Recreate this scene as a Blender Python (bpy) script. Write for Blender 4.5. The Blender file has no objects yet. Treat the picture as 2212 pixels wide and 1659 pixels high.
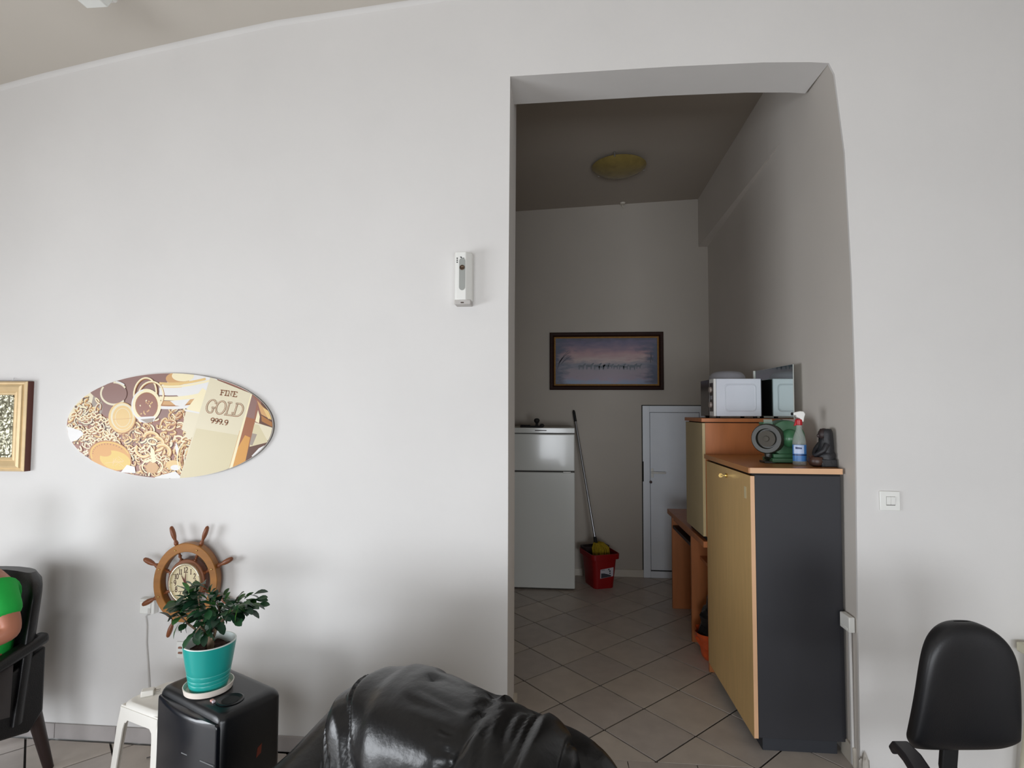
import bpy, bmesh, math, random
from math import sin, cos, pi, radians, sqrt
from mathutils import Vector, Matrix, noise
random.seed(7)
sc = bpy.context.scene
COL = sc.collection

# ------------------------------------------------------------------ camera
F_PX, W_PX, H_PX = 1179.84, 2212, 1659
CAM = Vector((0.0, -2.7377, 1.6845))
RX = Vector((0.99657, 0.08271, 0.00364)); UP = Vector((0.00016, -0.04586, 0.99895)); FW = Vector((-0.08279, 0.99552, 0.04571))
cam_data = bpy.data.cameras.new('camera')
cam_data.sensor_width = 36; cam_data.sensor_fit = 'HORIZONTAL'; cam_data.lens = F_PX * 36 / W_PX
cam_data.clip_start = 0.05; cam_data.clip_end = 60
cam = bpy.data.objects.new('camera', cam_data); COL.objects.link(cam)
M = Matrix((RX, UP, -FW)).transposed().to_4x4(); M.translation = CAM
cam.matrix_world = M
sc.camera = cam

# ------------------------------------------------------------------ world, lights, exposure
world = bpy.data.worlds.new('world'); sc.world = world; world.use_nodes = True
bg = world.node_tree.nodes['Background']
bg.inputs[0].default_value = (0.80, 0.90, 1.0, 1); bg.inputs[1].default_value = 0.3
def window_light(name, loc, rot, sx, sy, power, col):
    l = bpy.data.lights.new(name, 'AREA'); l.shape = 'RECTANGLE'; l.size = sx; l.size_y = sy
    l.energy = power; l.color = col
    o = bpy.data.objects.new(name, l); COL.objects.link(o); o.location = loc; o.rotation_euler = rot
    return o
# daylight entering by the three openings built below (one in wall_left, two in wall_front)
window_light('window_daylight_left', (-4.62, -3.0, .9), (radians(66), 0, radians(-90)), 2.6, 1.6, 160, (0.91, 0.95, 1.0))
window_light('window_daylight_front_left', (-1.2, -6.62, .88), (radians(62), 0, 0), 2.8, 1.65, 158, (0.91, 0.95, 1.0))
window_light('window_daylight_front_right', (1.9, -6.62, .88), (radians(62), 0, 0), 1.9, 1.65, 112, (0.91, 0.95, 1.0))
sc.view_settings.view_transform = 'Standard'; sc.view_settings.look = 'None'
sc.view_settings.gamma = 1.0; sc.view_settings.use_curve_mapping = False
sc.view_settings.exposure = 0.0
sc.cycles.use_denoising = True
sc.cycles.max_bounces = 10; sc.cycles.diffuse_bounces = 6

# ------------------------------------------------------------------ helpers
def at(px, py, axis, val):
    """the point of the plane axis = val that the photograph shows at (px, py)"""
    r = RX * ((px - W_PX / 2) / F_PX) - UP * ((py - H_PX / 2) / F_PX) + FW
    return CAM + r * ((val - CAM[axis]) / r[axis])

def lin(c):
    c = c / 255.0
    return c / 12.92 if c <= 0.04045 else ((c + 0.055) / 1.055) ** 2.4
def rgb(r, g, b): return (lin(r), lin(g), lin(b), 1)

MATS = {}
def mat(name, col, rough=0.6, metal=0.0, spec=0.5, var=0.0, scale=8.0, bump=0.0, bscale=60.0, col2=None,
        stretch=(1, 1, 1), coat=0.0, trans=0.0, alpha=1.0, emit=None):
    if name in MATS: return MATS[name]
    m = bpy.data.materials.new(name); m.use_nodes = True
    nt = m.node_tree; N = nt.nodes; L = nt.links
    p = N['Principled BSDF']
    p.inputs['Base Color'].default_value = col; p.inputs['Roughness'].default_value = rough
    p.inputs['Metallic'].default_value = metal; p.inputs['Specular IOR Level'].default_value = spec
    p.inputs['Coat Weight'].default_value = coat; p.inputs['Transmission Weight'].default_value = trans
    p.inputs['Alpha'].default_value = alpha
    if var or bump or col2:
        tc = N.new('ShaderNodeTexCoord'); mp = N.new('ShaderNodeMapping'); mp.inputs['Scale'].default_value = stretch
        L.new(tc.outputs['Object'], mp.inputs['Vector'])
    if var or col2:
        nz = N.new('ShaderNodeTexNoise'); nz.inputs['Scale'].default_value = scale; nz.inputs['Detail'].default_value = 5
        L.new(mp.outputs['Vector'], nz.inputs['Vector'])
        rp = N.new('ShaderNodeValToRGB'); rp.color_ramp.elements[0].position = 0.3; rp.color_ramp.elements[1].position = 0.7
        c2 = col2 or tuple(max(0, v * (1 - var)) for v in col[:3]) + (1,)
        rp.color_ramp.elements[0].color = c2; rp.color_ramp.elements[1].color = col
        L.new(nz.outputs['Fac'], rp.inputs['Fac']); L.new(rp.outputs['Color'], p.inputs['Base Color'])
    if bump:
        nb = N.new('ShaderNodeTexNoise'); nb.inputs['Scale'].default_value = bscale; nb.inputs['Detail'].default_value = 4
        L.new(mp.outputs['Vector'], nb.inputs['Vector'])
        b = N.new('ShaderNodeBump'); b.inputs['Strength'].default_value = bump; b.inputs['Distance'].default_value = 0.01
        L.new(nb.outputs['Fac'], b.inputs['Height']); L.new(b.outputs['Normal'], p.inputs['Normal'])
    MATS[name] = m
    return m

class B:
    """collects shapes and links them as one mesh object"""
    def __init__(s): s.v = []; s.f = []; s.mi = []; s.cur = 0
    def add(s, vs, fs, T=None):
        o = len(s.v)
        for v in vs:
            v = Vector(v); s.v.append(T @ v if T else v)
        for f in fs: s.f.append([o + i for i in f]); s.mi.append(s.cur)
        return s
    def box(s, lo, hi, T=None):
        x0, y0, z0 = lo; x1, y1, z1 = hi
        return s.add([(x0, y0, z0), (x1, y0, z0), (x1, y1, z0), (x0, y1, z0), (x0, y0, z1), (x1, y0, z1), (x1, y1, z1), (x0, y1, z1)],
                     [(0, 3, 2, 1), (4, 5, 6, 7), (0, 1, 5, 4), (1, 2, 6, 5), (2, 3, 7, 6), (3, 0, 4, 7)], T)
    def prism(s, pts, y0, y1, plane='xz', T=None):
        """polygon pts extruded along the third axis"""
        n = len(pts)
        def mk(a, b, c): return {'xz': (a, c, b), 'xy': (a, b, c), 'yz': (c, a, b)}[plane]
        vs = [mk(a, b, y0) for a, b in pts] + [mk(a, b, y1) for a, b in pts]
        fs = [list(range(n)), list(range(2 * n - 1, n - 1, -1))] + [(i, i + n, (i + 1) % n + n, (i + 1) % n) for i in range(n)]
        return s.add(vs, fs, T)
    def lathe(s, prof, n=32, T=None, cap=True):
        """prof: (radius, height) along local z"""
        vs = []; fs = []
        for r, z in prof:
            for i in range(n): a = 2 * pi * i / n; vs.append((r * cos(a), r * sin(a), z))
        m = len(prof)
        for j in range(m - 1):
            for i in range(n):
                k = (i + 1) % n; fs.append((j * n + i, j * n + k, (j + 1) * n + k, (j + 1) * n + i))
        if cap: fs.append(list(range(n - 1, -1, -1))); fs.append([(m - 1) * n + i for i in range(n)])
        return s.add(vs, fs, T)
    def cyl(s, p0, p1, r0, r1=None, n=16, cap=True):
        p0 = Vector(p0); p1 = Vector(p1); d = p1 - p0
        T = Matrix.Translation(p0) @ d.to_track_quat('Z', 'Y').to_matrix().to_4x4()
        return s.lathe([(r0, 0), (r0 if r1 is None else r1, d.length)], n, T, cap)
    def tube(s, pts, r, n=8, cap=True):
        pts = [Vector(p) for p in pts]; R = r if hasattr(r, '__len__') else [r] * len(pts)
        vs = []; fs = []; up = Vector((0, 0, 1))
        for i, p in enumerate(pts):
            t = (pts[min(i + 1, len(pts) - 1)] - pts[max(i - 1, 0)]).normalized()
            a = t.cross(up)
            if a.length < 1e-3: a = t.cross(Vector((1, 0, 0)))
            a.normalize(); b = a.cross(t).normalized(); up = b
            for k in range(n):
                q = 2 * pi * k / n; vs.append(p + (a * cos(q) + b * sin(q)) * R[i])
        for i in range(len(pts) - 1):
            for k in range(n):
                l = (k + 1) % n; fs.append((i * n + k, i * n + l, (i + 1) * n + l, (i + 1) * n + k))
        if cap: fs.append(list(range(n - 1, -1, -1))); fs.append([(len(pts) - 1) * n + k for k in range(n)])
        return s.add(vs, fs)
    def sweep(s, pts, w, h, side=(1, 0, 0), T=None):
        """rectangular bar w (along side) by h along a path; w, h may be lists"""
        pts = [Vector(p) for p in pts]; n = len(pts)
        W = w if hasattr(w, '__len__') else [w] * n; Hh = h if hasattr(h, '__len__') else [h] * n
        sd = Vector(side).normalized(); vs = []; fs = []
        for i, p in enumerate(pts):
            t = (pts[min(i + 1, n - 1)] - pts[max(i - 1, 0)]).normalized()
            nn = t.cross(sd).normalized()
            for a, b in ((-1, -1), (1, -1), (1, 1), (-1, 1)): vs.append(p + sd * a * W[i] / 2 + nn * b * Hh[i] / 2)
        for i in range(n - 1):
            for k in range(4): l = (k + 1) % 4; fs.append((i * 4 + k, i * 4 + l, (i + 1) * 4 + l, (i + 1) * 4 + k))
        fs += [(3, 2, 1, 0), tuple(4 * (n - 1) + k for k in range(4))]
        return s.add(vs, fs, T)
    def grid(s, fn, nu, nv, closed_u=False, T=None):
        vs = [fn(i / (nu if closed_u else nu - 1), j / (nv - 1)) for j in range(nv) for i in range(nu)]; fs = []
        for j in range(nv - 1):
            for i in range(nu if closed_u else nu - 1):
                k = (i + 1) % nu; fs.append((j * nu + i, j * nu + k, (j + 1) * nu + k, (j + 1) * nu + i))
        return s.add(vs, fs, T)
    def sphere(s, c, r, nu=16, nv=10, scale=(1, 1, 1), T=None):
        c = Vector(c)
        def fn(u, v):
            a = 2 * pi * u; b = pi * (v - 0.5) * 0.999
            return c + Vector((r * cos(a) * cos(b) * scale[0], r * sin(a) * cos(b) * scale[1], r * sin(b) * scale[2]))
        return s.grid(fn, nu, nv, True, T)
    def poly(s, pts): return s.add(pts, [list(range(len(pts)))])
    def build(s, name, mats, parent=None, bevel=0.0, seg=2, smooth=40, kind=None, label=None, recalc=True):
        me = bpy.data.meshes.new(name); me.from_pydata([tuple(v) for v in s.v], [], s.f)
        if not isinstance(mats, (list, tuple)): mats = [mats]
        for m in mats: me.materials.append(m)
        for p, i in zip(me.polygons, s.mi): p.material_index = i
        if recalc:
            bm = bmesh.new(); bm.from_mesh(me); bmesh.ops.recalc_face_normals(bm, faces=bm.faces); bm.to_mesh(me); bm.free()
        if smooth:
            me.polygons.foreach_set('use_smooth', [True] * len(me.polygons)); me.set_sharp_from_angle(angle=radians(smooth))
        o = bpy.data.objects.new(name, me); COL.objects.link(o)
        if parent: o.parent = parent
        if bevel:
            b = o.modifiers.new('bevel', 'BEVEL'); b.width = bevel; b.segments = seg; b.limit_method = 'ANGLE'; b.angle_limit = radians(35)
            b.use_clamp_overlap = True
        if kind: o['kind'] = kind
        if label: o['label'] = label
        return o

def thing(name, label, cat, loc=(0, 0, 0), rotz=0.0, group=None):
    o = bpy.data.objects.new(name, None); COL.objects.link(o); o.empty_display_size = 0.1
    o.location = loc; o.rotation_euler = (0, 0, rotz); o['label'] = label; o['category'] = cat
    if group: o['group'] = group
    return o
def tag(o, label, cat, group=None):
    o['label'] = label; o['category'] = cat
    if group: o['group'] = group
    return o
def struct(b, name, m, parent=None, **k): return b.build(name, m, parent, kind='structure', **k)

# stroke lettering: unit-height glyphs as polylines
def arc(cx, cy, rx, ry, a0, a1, n=10): return [(cx + rx * cos(radians(a0 + (a1 - a0) * i / n)), cy + ry * sin(radians(a0 + (a1 - a0) * i / n))) for i in range(n + 1)]
GLY = {
 'F': (.8, [[(.22, 0), (.22, 1)], [(.02, 1), (.75, 1), (.75, .78)], [(.22, .53), (.55, .53)], [(.55, .63), (.55, .42)], [(.02, 0), (.45, 0)]]),
 'I': (.5, [[(.25, 0), (.25, 1)], [(.05, 1), (.45, 1)], [(.05, 0), (.45, 0)]]),
 'N': (.95, [[(.2, 0), (.2, 1), (.75, 0), (.75, 1)], [(.02, 1), (.25, 1)], [(.02, 0), (.4, 0)], [(.55, 1), (.93, 1)]]),
 'E': (.85, [[(.22, 0), (.22, 1)], [(.02, 1), (.75, 1), (.75, .78)], [(.22, .53), (.55, .53)], [(.02, 0), (.78, 0), (.78, .25)]]),
 'G': (.85, [arc(.42, .5, .4, .52, 45, 300, 16), [(.62, .05), (.62, .42)], [(.45, .42), (.8, .42)], [(.72, .92), (.72, .72)]]),
 'O': (.85, [arc(.42, .5, .4, .52, 0, 360, 24)]),
 'L': (.75, [[(.2, 0), (.2, 1)], [(.02, 1), (.42, 1)], [(.02, 0), (.7, 0), (.7, .28)]]),
 'D': (.85, [[(.15, 0), (.15, 1)], [(0, 1), (.35, 1)] + arc(.35, .5, .45, .5, 90, -90, 12) + [(0, 0)]]),
 '.': (.35, [[(.12, .02), (.2, .02), (.2, .1), (.12, .1), (.12, .02)]]),
 '0': (.7, [arc(.33, .5, .28, .5, 0, 360, 16)]),
 '1': (.5, [[(.25, 0), (.25, 1), (.08, .82)], [(.08, 0), (.42, 0)]]),
 '2': (.7, [arc(.33, .72, .26, .28, 160, -30, 8) + [(.06, 0), (.62, 0), (.62, .15)]]),
 '3': (.7, [arc(.3, .74, .25, .26, 150, -80, 8) + arc(.3, .25, .29, .26, 80, -150, 8)]),
 '4': (.7, [[(.48, 0), (.48, 1), (.04, .3), (.64, .3)]]),
 '5': (.7, [[(.58, 1), (.14, 1), (.1, .55)] + arc(.3, .32, .29, .3, 110, -150, 8)]),
 '6': (.7, [[(.5, .97)] + arc(.38, .35, .3, .6, 110, 180, 5) + arc(.34, .27, .27, .27, 180, 540, 14)]),
 '7': (.7, [[(.06, .85), (.06, 1), (.62, 1), (.25, 0)]]),
 '8': (.7, [arc(.33, .75, .23, .25, 0, 360, 14), arc(.33, .26, .28, .26, 0, 360, 14)]),
 '9': (.7, [arc(.33, .7, .27, .29, 0, 360, 14), [(.6, .7)] + arc(.28, .6, .32, .6, 0, -90, 5)]),
}
def ribbon(b, pts, w, P):
    """flat stroke: pts are 2-D, P maps 2-D to 3-D"""
    n = len(pts)
    if n < 2: return
    vs = []; fs = []
    for i in range(n):
        x0, y0 = pts[max(i - 1, 0)]; x1, y1 = pts[min(i + 1, n - 1)]
        dx, dy = x1 - x0, y1 - y0; l = sqrt(dx * dx + dy * dy) or 1
        ww = w[i] if hasattr(w, '__len__') else w
        nx, ny = -dy / l * ww / 2, dx / l * ww / 2
        vs += [P(pts[i][0] + nx, pts[i][1] + ny), P(pts[i][0] - nx, pts[i][1] - ny)]
    for i in range(n - 1): fs.append((2 * i, 2 * i + 1, 2 * i + 3, 2 * i + 2))
    b.add(vs, fs)
def write(b, text, P, o, ex, ey, h, w):
    """strokes in 2-D: origin o, unit axes ex (along), ey (up), height h, stroke width w; P to 3-D"""
    x = 0
    for ch in text:
        adv, st = GLY[ch]
        for s_ in st: ribbon(b, [(o[0] + (ex[0] * (x + a) + ey[0] * c) * h, o[1] + (ex[1] * (x + a) + ey[1] * c) * h) for a, c in s_], w, P)
        x += adv
def text_width(t): return sum(GLY[c][0] for c in t)

# ------------------------------------------------------------------ materials
plaster = mat('plaster_wall', rgb(226, 224, 222), 0.85, spec=0.25, var=0.05, scale=1.6, bump=0.08, bscale=25)
plaster_shaded = mat('plaster_inner_shaded', rgb(184, 177, 168), 0.85, spec=0.25, var=0.06, scale=1.3, bump=0.08, bscale=25)  # darker copy of the inner plaster, with the back wall's shade in its colour
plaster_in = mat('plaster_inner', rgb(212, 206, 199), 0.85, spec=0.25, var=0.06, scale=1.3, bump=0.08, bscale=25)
ceil_m = mat('ceiling_paint', rgb(206, 200, 191), 0.9, spec=0.2, var=0.04, scale=1.2)
grout = mat('grout', rgb(24, 17, 13), 0.9)
tile_a = mat('tile_a', rgb(198, 188, 178), 0.38, spec=0.45, var=0.14, scale=9)
tile_b = mat('tile_b', rgb(190, 181, 174), 0.38, spec=0.45, var=0.14, scale=11)
tile_base = mat('tile_base', rgb(176, 170, 168), 0.45, var=0.12, scale=9)
white_plastic = mat('white_plastic', rgb(236, 236, 232), 0.4)
old_white = mat('old_white_plastic', rgb(238, 235, 228), 0.45, var=0.06, scale=5)
black_leather = mat('black_leather', rgb(17, 16, 18), 0.38, spec=0.4, bump=0.12, bscale=160)
black_plastic = mat('black_plastic', rgb(22, 23, 26), 0.3, spec=0.5, bump=0.05, bscale=300)
matte_black = mat('matte_black', rgb(16, 15, 16), 0.7)
chrome = mat('chrome', rgb(215, 218, 222), 0.15, metal=1.0)
brass = mat('brass', rgb(214, 186, 120), 0.25, metal=1.0)
steel = mat('brushed_steel', rgb(170, 172, 176), 0.3, metal=1.0)

# ------------------------------------------------------------------ room shell
ZF = -0.045                    # the front room lies a little lower than the inner room
XL, YB = -0.245, 2.933         # left jamb, inner back wall
JR = [(1.402, -0.05), (1.402, .15), (1.407, .785), (1.421, 1.765), (1.417, 2.324), (1.399, 2.94), (1.36, 3.337), (1.335, 3.394)]
LT = [(-0.243, 3.402), (.109, 3.407), (.573, 3.414), (1.025, 3.413), (1.25, 3.403), (1.335, 3.394)]
LEFT_X, RIGHT_X, FRONT_Y, TOP = -4.5, 3.5, -6.5, 4.15
w = B()
w.prism([(LEFT_X, ZF - .1), (XL, ZF - .1), (XL, 1.2), (XL - .003, 2.2), (-0.243, 3.402), (-0.243, TOP), (LEFT_X, TOP)], 0, .42)
w.prism(LT + [(1.335, TOP), (-0.243, TOP)], 0, .26)
w.prism(JR + [(1.335, TOP), (RIGHT_X, TOP), (RIGHT_X, -0.15), (1.402, -0.15)], 0, .012)
struct(w, 'wall_back', plaster, smooth=20)
# inner right wall: ruled from the worn front arris to the straight back corner
def xr(z):
    for (a, za), (b_, zb) in zip(JR, JR[1:]):
        if za <= z <= zb: return a + (b_ - a) * (z - za) / (zb - za)
    return JR[0][0] if z < 0 else JR[-1][0]
def wall_x(y, z): t = y / YB; return xr(z) * (1 - t) + 1.535 * t
w = B()
zs = [-.1, 0, .15, .785, 1.3, 1.765, 2.324, 2.94, 3.337, 3.394, 3.9, TOP]
w.grid(lambda u, v: (wall_x(u * YB, zs[round(v * 11)]), .012 + u * (YB - .012), zs[round(v * 11)]), 9, 12)
w.grid(lambda u, v: (1.75, .012 + u * (YB - .012), zs[round(v * 11)]), 9, 12)
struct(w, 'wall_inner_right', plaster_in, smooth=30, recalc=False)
w = B(); w.box((-1.6, YB, -.1), (1.9, YB + .15, TOP)); struct(w, 'wall_inner_back', plaster_shaded)
w = B(); w.box((-1.75, .42, -.1), (-1.6, YB, TOP)); struct(w, 'wall_inner_left', plaster_shaded)
# sloping plaster casing high on the inner right wall, ending at the back corner
w = B(); w.add([(1.39, .5, 3.36), (1.50, .5, 3.36), (1.545, YB, 3.352), (1.442, YB, 3.352), (1.39, .5, 3.9), (1.50, .5, 3.9), (1.545, YB, 3.9), (1.442, YB, 3.9)],
               [(0, 3, 2, 1), (4, 5, 6, 7), (0, 1, 5, 4), (1, 2, 6, 5), (2, 3, 7, 6), (3, 0, 4, 7)])
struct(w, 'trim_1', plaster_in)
w = B(); w.add([(-1.7, .2, 3.72), (1.9, .2, 3.87), (1.9, YB + .1, 3.87), (-1.7, YB + .1, 3.72), (-1.7, .2, 3.95), (1.9, .2, 3.95), (1.9, YB + .1, 3.95), (-1.7, YB + .1, 3.95)],
               [(0, 3, 2, 1), (4, 5, 6, 7), (0, 1, 5, 4), (1, 2, 6, 5), (2, 3, 7, 6), (3, 0, 4, 7)])
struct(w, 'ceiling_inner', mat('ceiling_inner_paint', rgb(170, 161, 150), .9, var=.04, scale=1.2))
# front ceiling: old and sagging, with a coved edge along wall_back
CP = [(-4.6, 3.20), (-3.4, 3.43), (-3.118, 3.49), (-2.84, 3.549), (-2.373, 3.635), (-1.894, 3.715), (-1.503, 3.775), (-.6, 3.86), (.5, 3.9), (3.6, 3.9)]
cove = [(0.0, -.035), (-.003, -.03), (-.008, -.024), (-.014, -.02), (-.022, -.018), (-6.6, -.018)]
w = B(); w.grid(lambda u, v: (CP[round(u * 9)][0], cove[round(v * 5)][0], CP[round(u * 9)][1] + cove[round(v * 5)][1]), 10, 6)
w.mi = [1 if k < 36 else 0 for k in range(45)]
w.grid(lambda u, v: (CP[round(u * 9)][0], cove[round(v * 5)][0], 4.2), 10, 6)
struct(w, 'ceiling', [ceil_m, plaster], smooth=60, recalc=False)
far_wall = mat('far_wall_paint', rgb(150, 146, 140), .85, spec=.25, var=.05, scale=1.6)
# walls that lie outside the photograph, with the window openings that light the room
w = B()
for y0, y1, z0, z1 in ((-6.5, -4.3, ZF - .1, TOP), (-1.7, 0, ZF - .1, TOP), (-4.3, -1.7, ZF - .1, .05), (-4.3, -1.7, 1.75, TOP)): w.box((LEFT_X - .12, y0, z0), (LEFT_X, y1, z1))
struct(w, 'wall_left', far_wall)
w = B(); w.box((RIGHT_X, -6.5, ZF - .1), (RIGHT_X + .12, .0, TOP)); struct(w, 'wall_right', far_wall)
w = B()
for x0, x1, z0, z1 in ((-4.62, -2.6, ZF - .1, TOP), (.2, .95, ZF - .1, TOP), (2.85, 3.62, ZF - .1, TOP), (-2.6, .2, ZF - .1, .05), (-2.6, .2, 1.75, TOP), (.95, 2.85, ZF - .1, .05), (.95, 2.85, 1.75, TOP)):
    w.box((x0, FRONT_Y - .12, z0), (x1, FRONT_Y, z1))
struct(w, 'wall_front', far_wall)

# ------------------------------------------------------------------ floors of diagonal tiles
def clip(poly, rect):
    for k in range(4):
        out = []
        ax = k % 2; lim = rect[k]; sg = 1 if k < 2 else -1
        ins = lambda p: sg * (p[ax] - lim) >= 0
        for i in range(len(poly)):
            a, c = poly[i - 1], poly[i]
            if ins(a) != ins(c):
                t = (lim - a[ax]) / (c[ax] - a[ax]); out.append((a[0] + t * (c[0] - a[0]), a[1] + t * (c[1] - a[1])))
            if ins(c): out.append(c)
        poly = out
        if len(poly) < 3: return []
    return poly
def area(p): return abs(sum(p[i - 1][0] * p[i][1] - p[i][0] * p[i - 1][1] for i in range(len(p)))) / 2
def tiles(parent, rect, z, gx, gy, rot, s=.33, gap=.0095):
    c, q = cos(rot), sin(rot)
    for i in range(-26, 27):
        for j in range(-26, 27):
            pts = []
            for a, b_ in ((0, 0), (1, 0), (1, 1), (0, 1)):
                a = a * (s - gap) + gap / 2; b_ = b_ * (s - gap) + gap / 2
                X, Y = i * s + a, j * s + b_
                pts.append((gx + X * c + Y * q, gy + X * q - Y * c))
            pts = clip(pts, rect)
            if len(pts) < 3 or area(pts) < .0012: continue
            t = B(); h_ = random.uniform(-.0004, .0004)
            t.prism(pts, z - .012, z + h_, 'xy')
            t.build('tile', tile_a if random.random() < .55 else tile_b, parent, smooth=0)
w = B(); w.box((-1.75, .0, -.12), (1.75, YB + .05, -.006)); fl_in = struct(w, 'floor_inner', grout)
tiles(fl_in, (-1.2, 0.003, 1.52, YB - .002), 0, .0197, .4872, .7548)
w = B(); w.box((LEFT_X - .1, FRONT_Y - .1, ZF - .1), (RIGHT_X + .1, -.02, ZF - .006)); fl = struct(w, 'floor', grout)
tiles(fl, (-4.495, -1.75, 3.495, -.022), ZF, -2.70, -.09, .80)
# remaining floor (behind the camera): one sheet of larger tiles
far_tile = mat('far_tiles', rgb(168, 160, 152), .4, var=.12, scale=4)
w = B(); w.box((LEFT_X, FRONT_Y, ZF - .02), (RIGHT_X, -1.755, ZF - .0005)); w.build('floor_slab', far_tile, fl, smooth=0)
# threshold row at the doorway
w = B(); w.box((XL, -.02, ZF - .05), (1.402, .0, -.004)); th = struct(w, 'trim_2', grout)
xs = [XL, .01, .335, .66, 1.0, 1.4]
for a, b_ in zip(xs, xs[1:]):
    t = B(); t.box((a + .002, -.135, -.012), (b_ - .002, .0, -.0005)); t.build('tile', tile_b, th, smooth=0)
w = B(); w.box((XL, -.135, ZF - .003), (1.402, -.02, -.012)); w.build('step', tile_base, th, smooth=0)

# skirtings
def skirting(name, pts, h, th_, mats, n_out, piece=.33, wh=0.0):
    root = thing(name, '', ''); del root['label']; del root['category']; root['kind'] = 'structure'
    for (a, b_) in zip(pts, pts[1:]):
        a = Vector(a); b_ = Vector(b_); L_ = (b_ - a).length; k = max(1, round(L_ / piece))
        for i in range(k):
            p, q = a + (b_ - a) * ((i + .004) / k), a + (b_ - a) * ((i + .996) / k)
            n = Vector(n_out) * th_
            t = B(); z0, z1 = p.z, p.z + h
            t.add([p, q, q + n, p + n] + [v + Vector((0, 0, h)) for v in (p, q, q + n, p + n)],
                  [(0, 3, 2, 1), (4, 5, 6, 7), (0, 1, 5, 4), (1, 2, 6, 5), (2, 3, 7, 6), (3, 0, 4, 7)])
            t.build('skirting_tile', mats, root, bevel=.0015)
    return root
skirting('baseboard_back', [(-4.4, -.001, ZF + .012), (-2.62, -.001, ZF + .002), (XL + .005, -.001, ZF - .0)], .075, .01, tile_base, (0, -1, 0))
skirting('baseboard_right', [(1.45, -.001, ZF), (3.4, -.001, ZF)], .075, .01, tile_base, (0, -1, 0))
cream_skirt = mat('painted_skirting', rgb(205, 198, 186), .6, var=.06)
skirting('baseboard_inner_back', [(-1.55, YB - .001, 0), (.865, YB - .001, 0)], .072, .012, cream_skirt, (0, -1, 0), piece=.6)
skirting('baseboard_inner_left', [(XL - .002, .0, 0), (XL - .002, .415, 0)], .085, .022, cream_skirt, (1, 0, 0), piece=.5)
skirting('baseboard_inner_right', [(1.405, .04, 0), (1.41, .17, 0)], .09, .014, cream_skirt, (-1, 0, 0), piece=.2)
# broken plaster at the foot of the right jamb
w = B()
def lump(u, v):
    a = u * 2 * pi; b_ = (v - .5) * pi * .99
    k = 1 + .45 * noise.noise(Vector((cos(a) * 2, sin(a) * 2, v * 4)))
    return (1.412 + .022 * k * cos(a) * cos(b_), -.012 + .02 * k * sin(a) * cos(b_), .025 + .075 * k * sin(b_))
w.grid(lump, 14, 10, True)
struct(w, 'trim_3', mat('bare_plaster', rgb(200, 194, 186), .9, var=.25, scale=40, bump=.5, bscale=60))

# ------------------------------------------------------------------ door in the inner back wall
door_white = mat('door_white', rgb(236, 242, 250), .35, var=.03)
dark_gap = mat('dark_gap', rgb(22, 20, 20), .8)
dr = thing('door_1', '', ''); del dr['label']; del dr['category']; dr['kind'] = 'structure'
dr.location = (0, YB, 0)
X0, X1, ZD = .862, 1.478, 1.722
t = B(); t.box((X0 - .007, -.004, 0), (X1, -.001, ZD + .008)); t.build('rebate', dark_gap, dr, smooth=0)
t = B()
for a, b_ in (((X0, -.03, .002), (X0 + .07, -.004, ZD)), ((X1 - .05, -.03, .002), (X1 - .001, -.004, ZD)), ((X0 + .07, -.03, ZD - .065), (X1 - .05, -.004, ZD)), ((X0 + .07, -.03, .002), (X1 - .05, -.004, .066))): t.box(a, b_)
t.build('door_frame', door_white, dr, bevel=.003)
leaf_ = B(); leaf_.box((X0 + .0745, -.024, .078), (X1 - .055, -.005, ZD - .069)); leaf_.build('door_panel', door_white, dr, bevel=.002)
for k in range(9):
    t = B(); z = .2 + k * .165; t.box((X0 + .0745, -.0252, z), (X1 - .055, -.0235, z + .004)); t.build('panel_groove', door_white, dr, smooth=0)
hd = B(); hd.box((X0 + .078, -.034, 1.0), (X0 + .104, -.024, 1.09)); hd = hd.build('handle_plate', white_plastic, dr, bevel=.003)
t = B(); t.tube([(X0 + .086, -.034, 1.052), (X0 + .086, -.068, 1.052), (X0 + .1, -.075, 1.052), (X0 + .205, -.075, 1.05), (X0 + .215, -.066, 1.05)], .009, 10); t.build('lever', white_plastic, hd)
t = B(); t.cyl((X0 + .075, -.024, .955), (X0 + .075, -.04, .955), .014, n=16); t.build('lock', mat('lock_dark', rgb(60, 40, 38), .4), dr)
t = B(); t.box((X0 - .004, -.034, .96), (X0 + .006, -.028, 1.16)); t.build('strike_plate', matte_black, dr, smooth=0)

# ------------------------------------------------------------------ refrigerator
fridge_w = mat('fridge_enamel', rgb(212, 214, 210), .14, spec=.5, coat=.15, bump=.012, bscale=90)
fr = thing('refrigerator', 'white two-door refrigerator with the small freezer door on top', 'refrigerator', (-.137, 2.44, 0))
t = B(); t.box((-.298, .052, .03), (.298, .475, 1.508)); t.build('body', fridge_w, fr, bevel=.006)
t = B(); t.box((-.3, .002, 1.458), (.3, .05, 1.508)); top = t.build('top_trim', fridge_w, fr, bevel=.004)
t = B(); t.box((-.075, -.0005, 1.478), (.035, .002, 1.486)); t.build('badge', mat('badge_dark', rgb(50, 40, 38), .5), top, smooth=0)
t = B(); t.box((-.3, 0, 1.104), (.3, .05, 1.451)); fd = t.build('freezer_door', fridge_w, fr, bevel=.01, seg=3)
t = B(); t.box((.19, -.016, 1.09), (.262, -.001, 1.1)); t.box((.198, -.02, 1.084), (.25, -.001, 1.092)); t.build('handle', mat('handle_grey', rgb(214, 214, 210), .3), fd, bevel=.003)
t = B(); t.box((-.3, 0, .016), (.3, .05, 1.092)); fd = t.build('door', fridge_w, fr, bevel=.01, seg=3)
t = B(); t.box((-.297, .006, 1.09), (.297, .05, 1.106)); t.build('gasket', mat('gasket', rgb(60, 58, 56), .7), fr, smooth=0)
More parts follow.
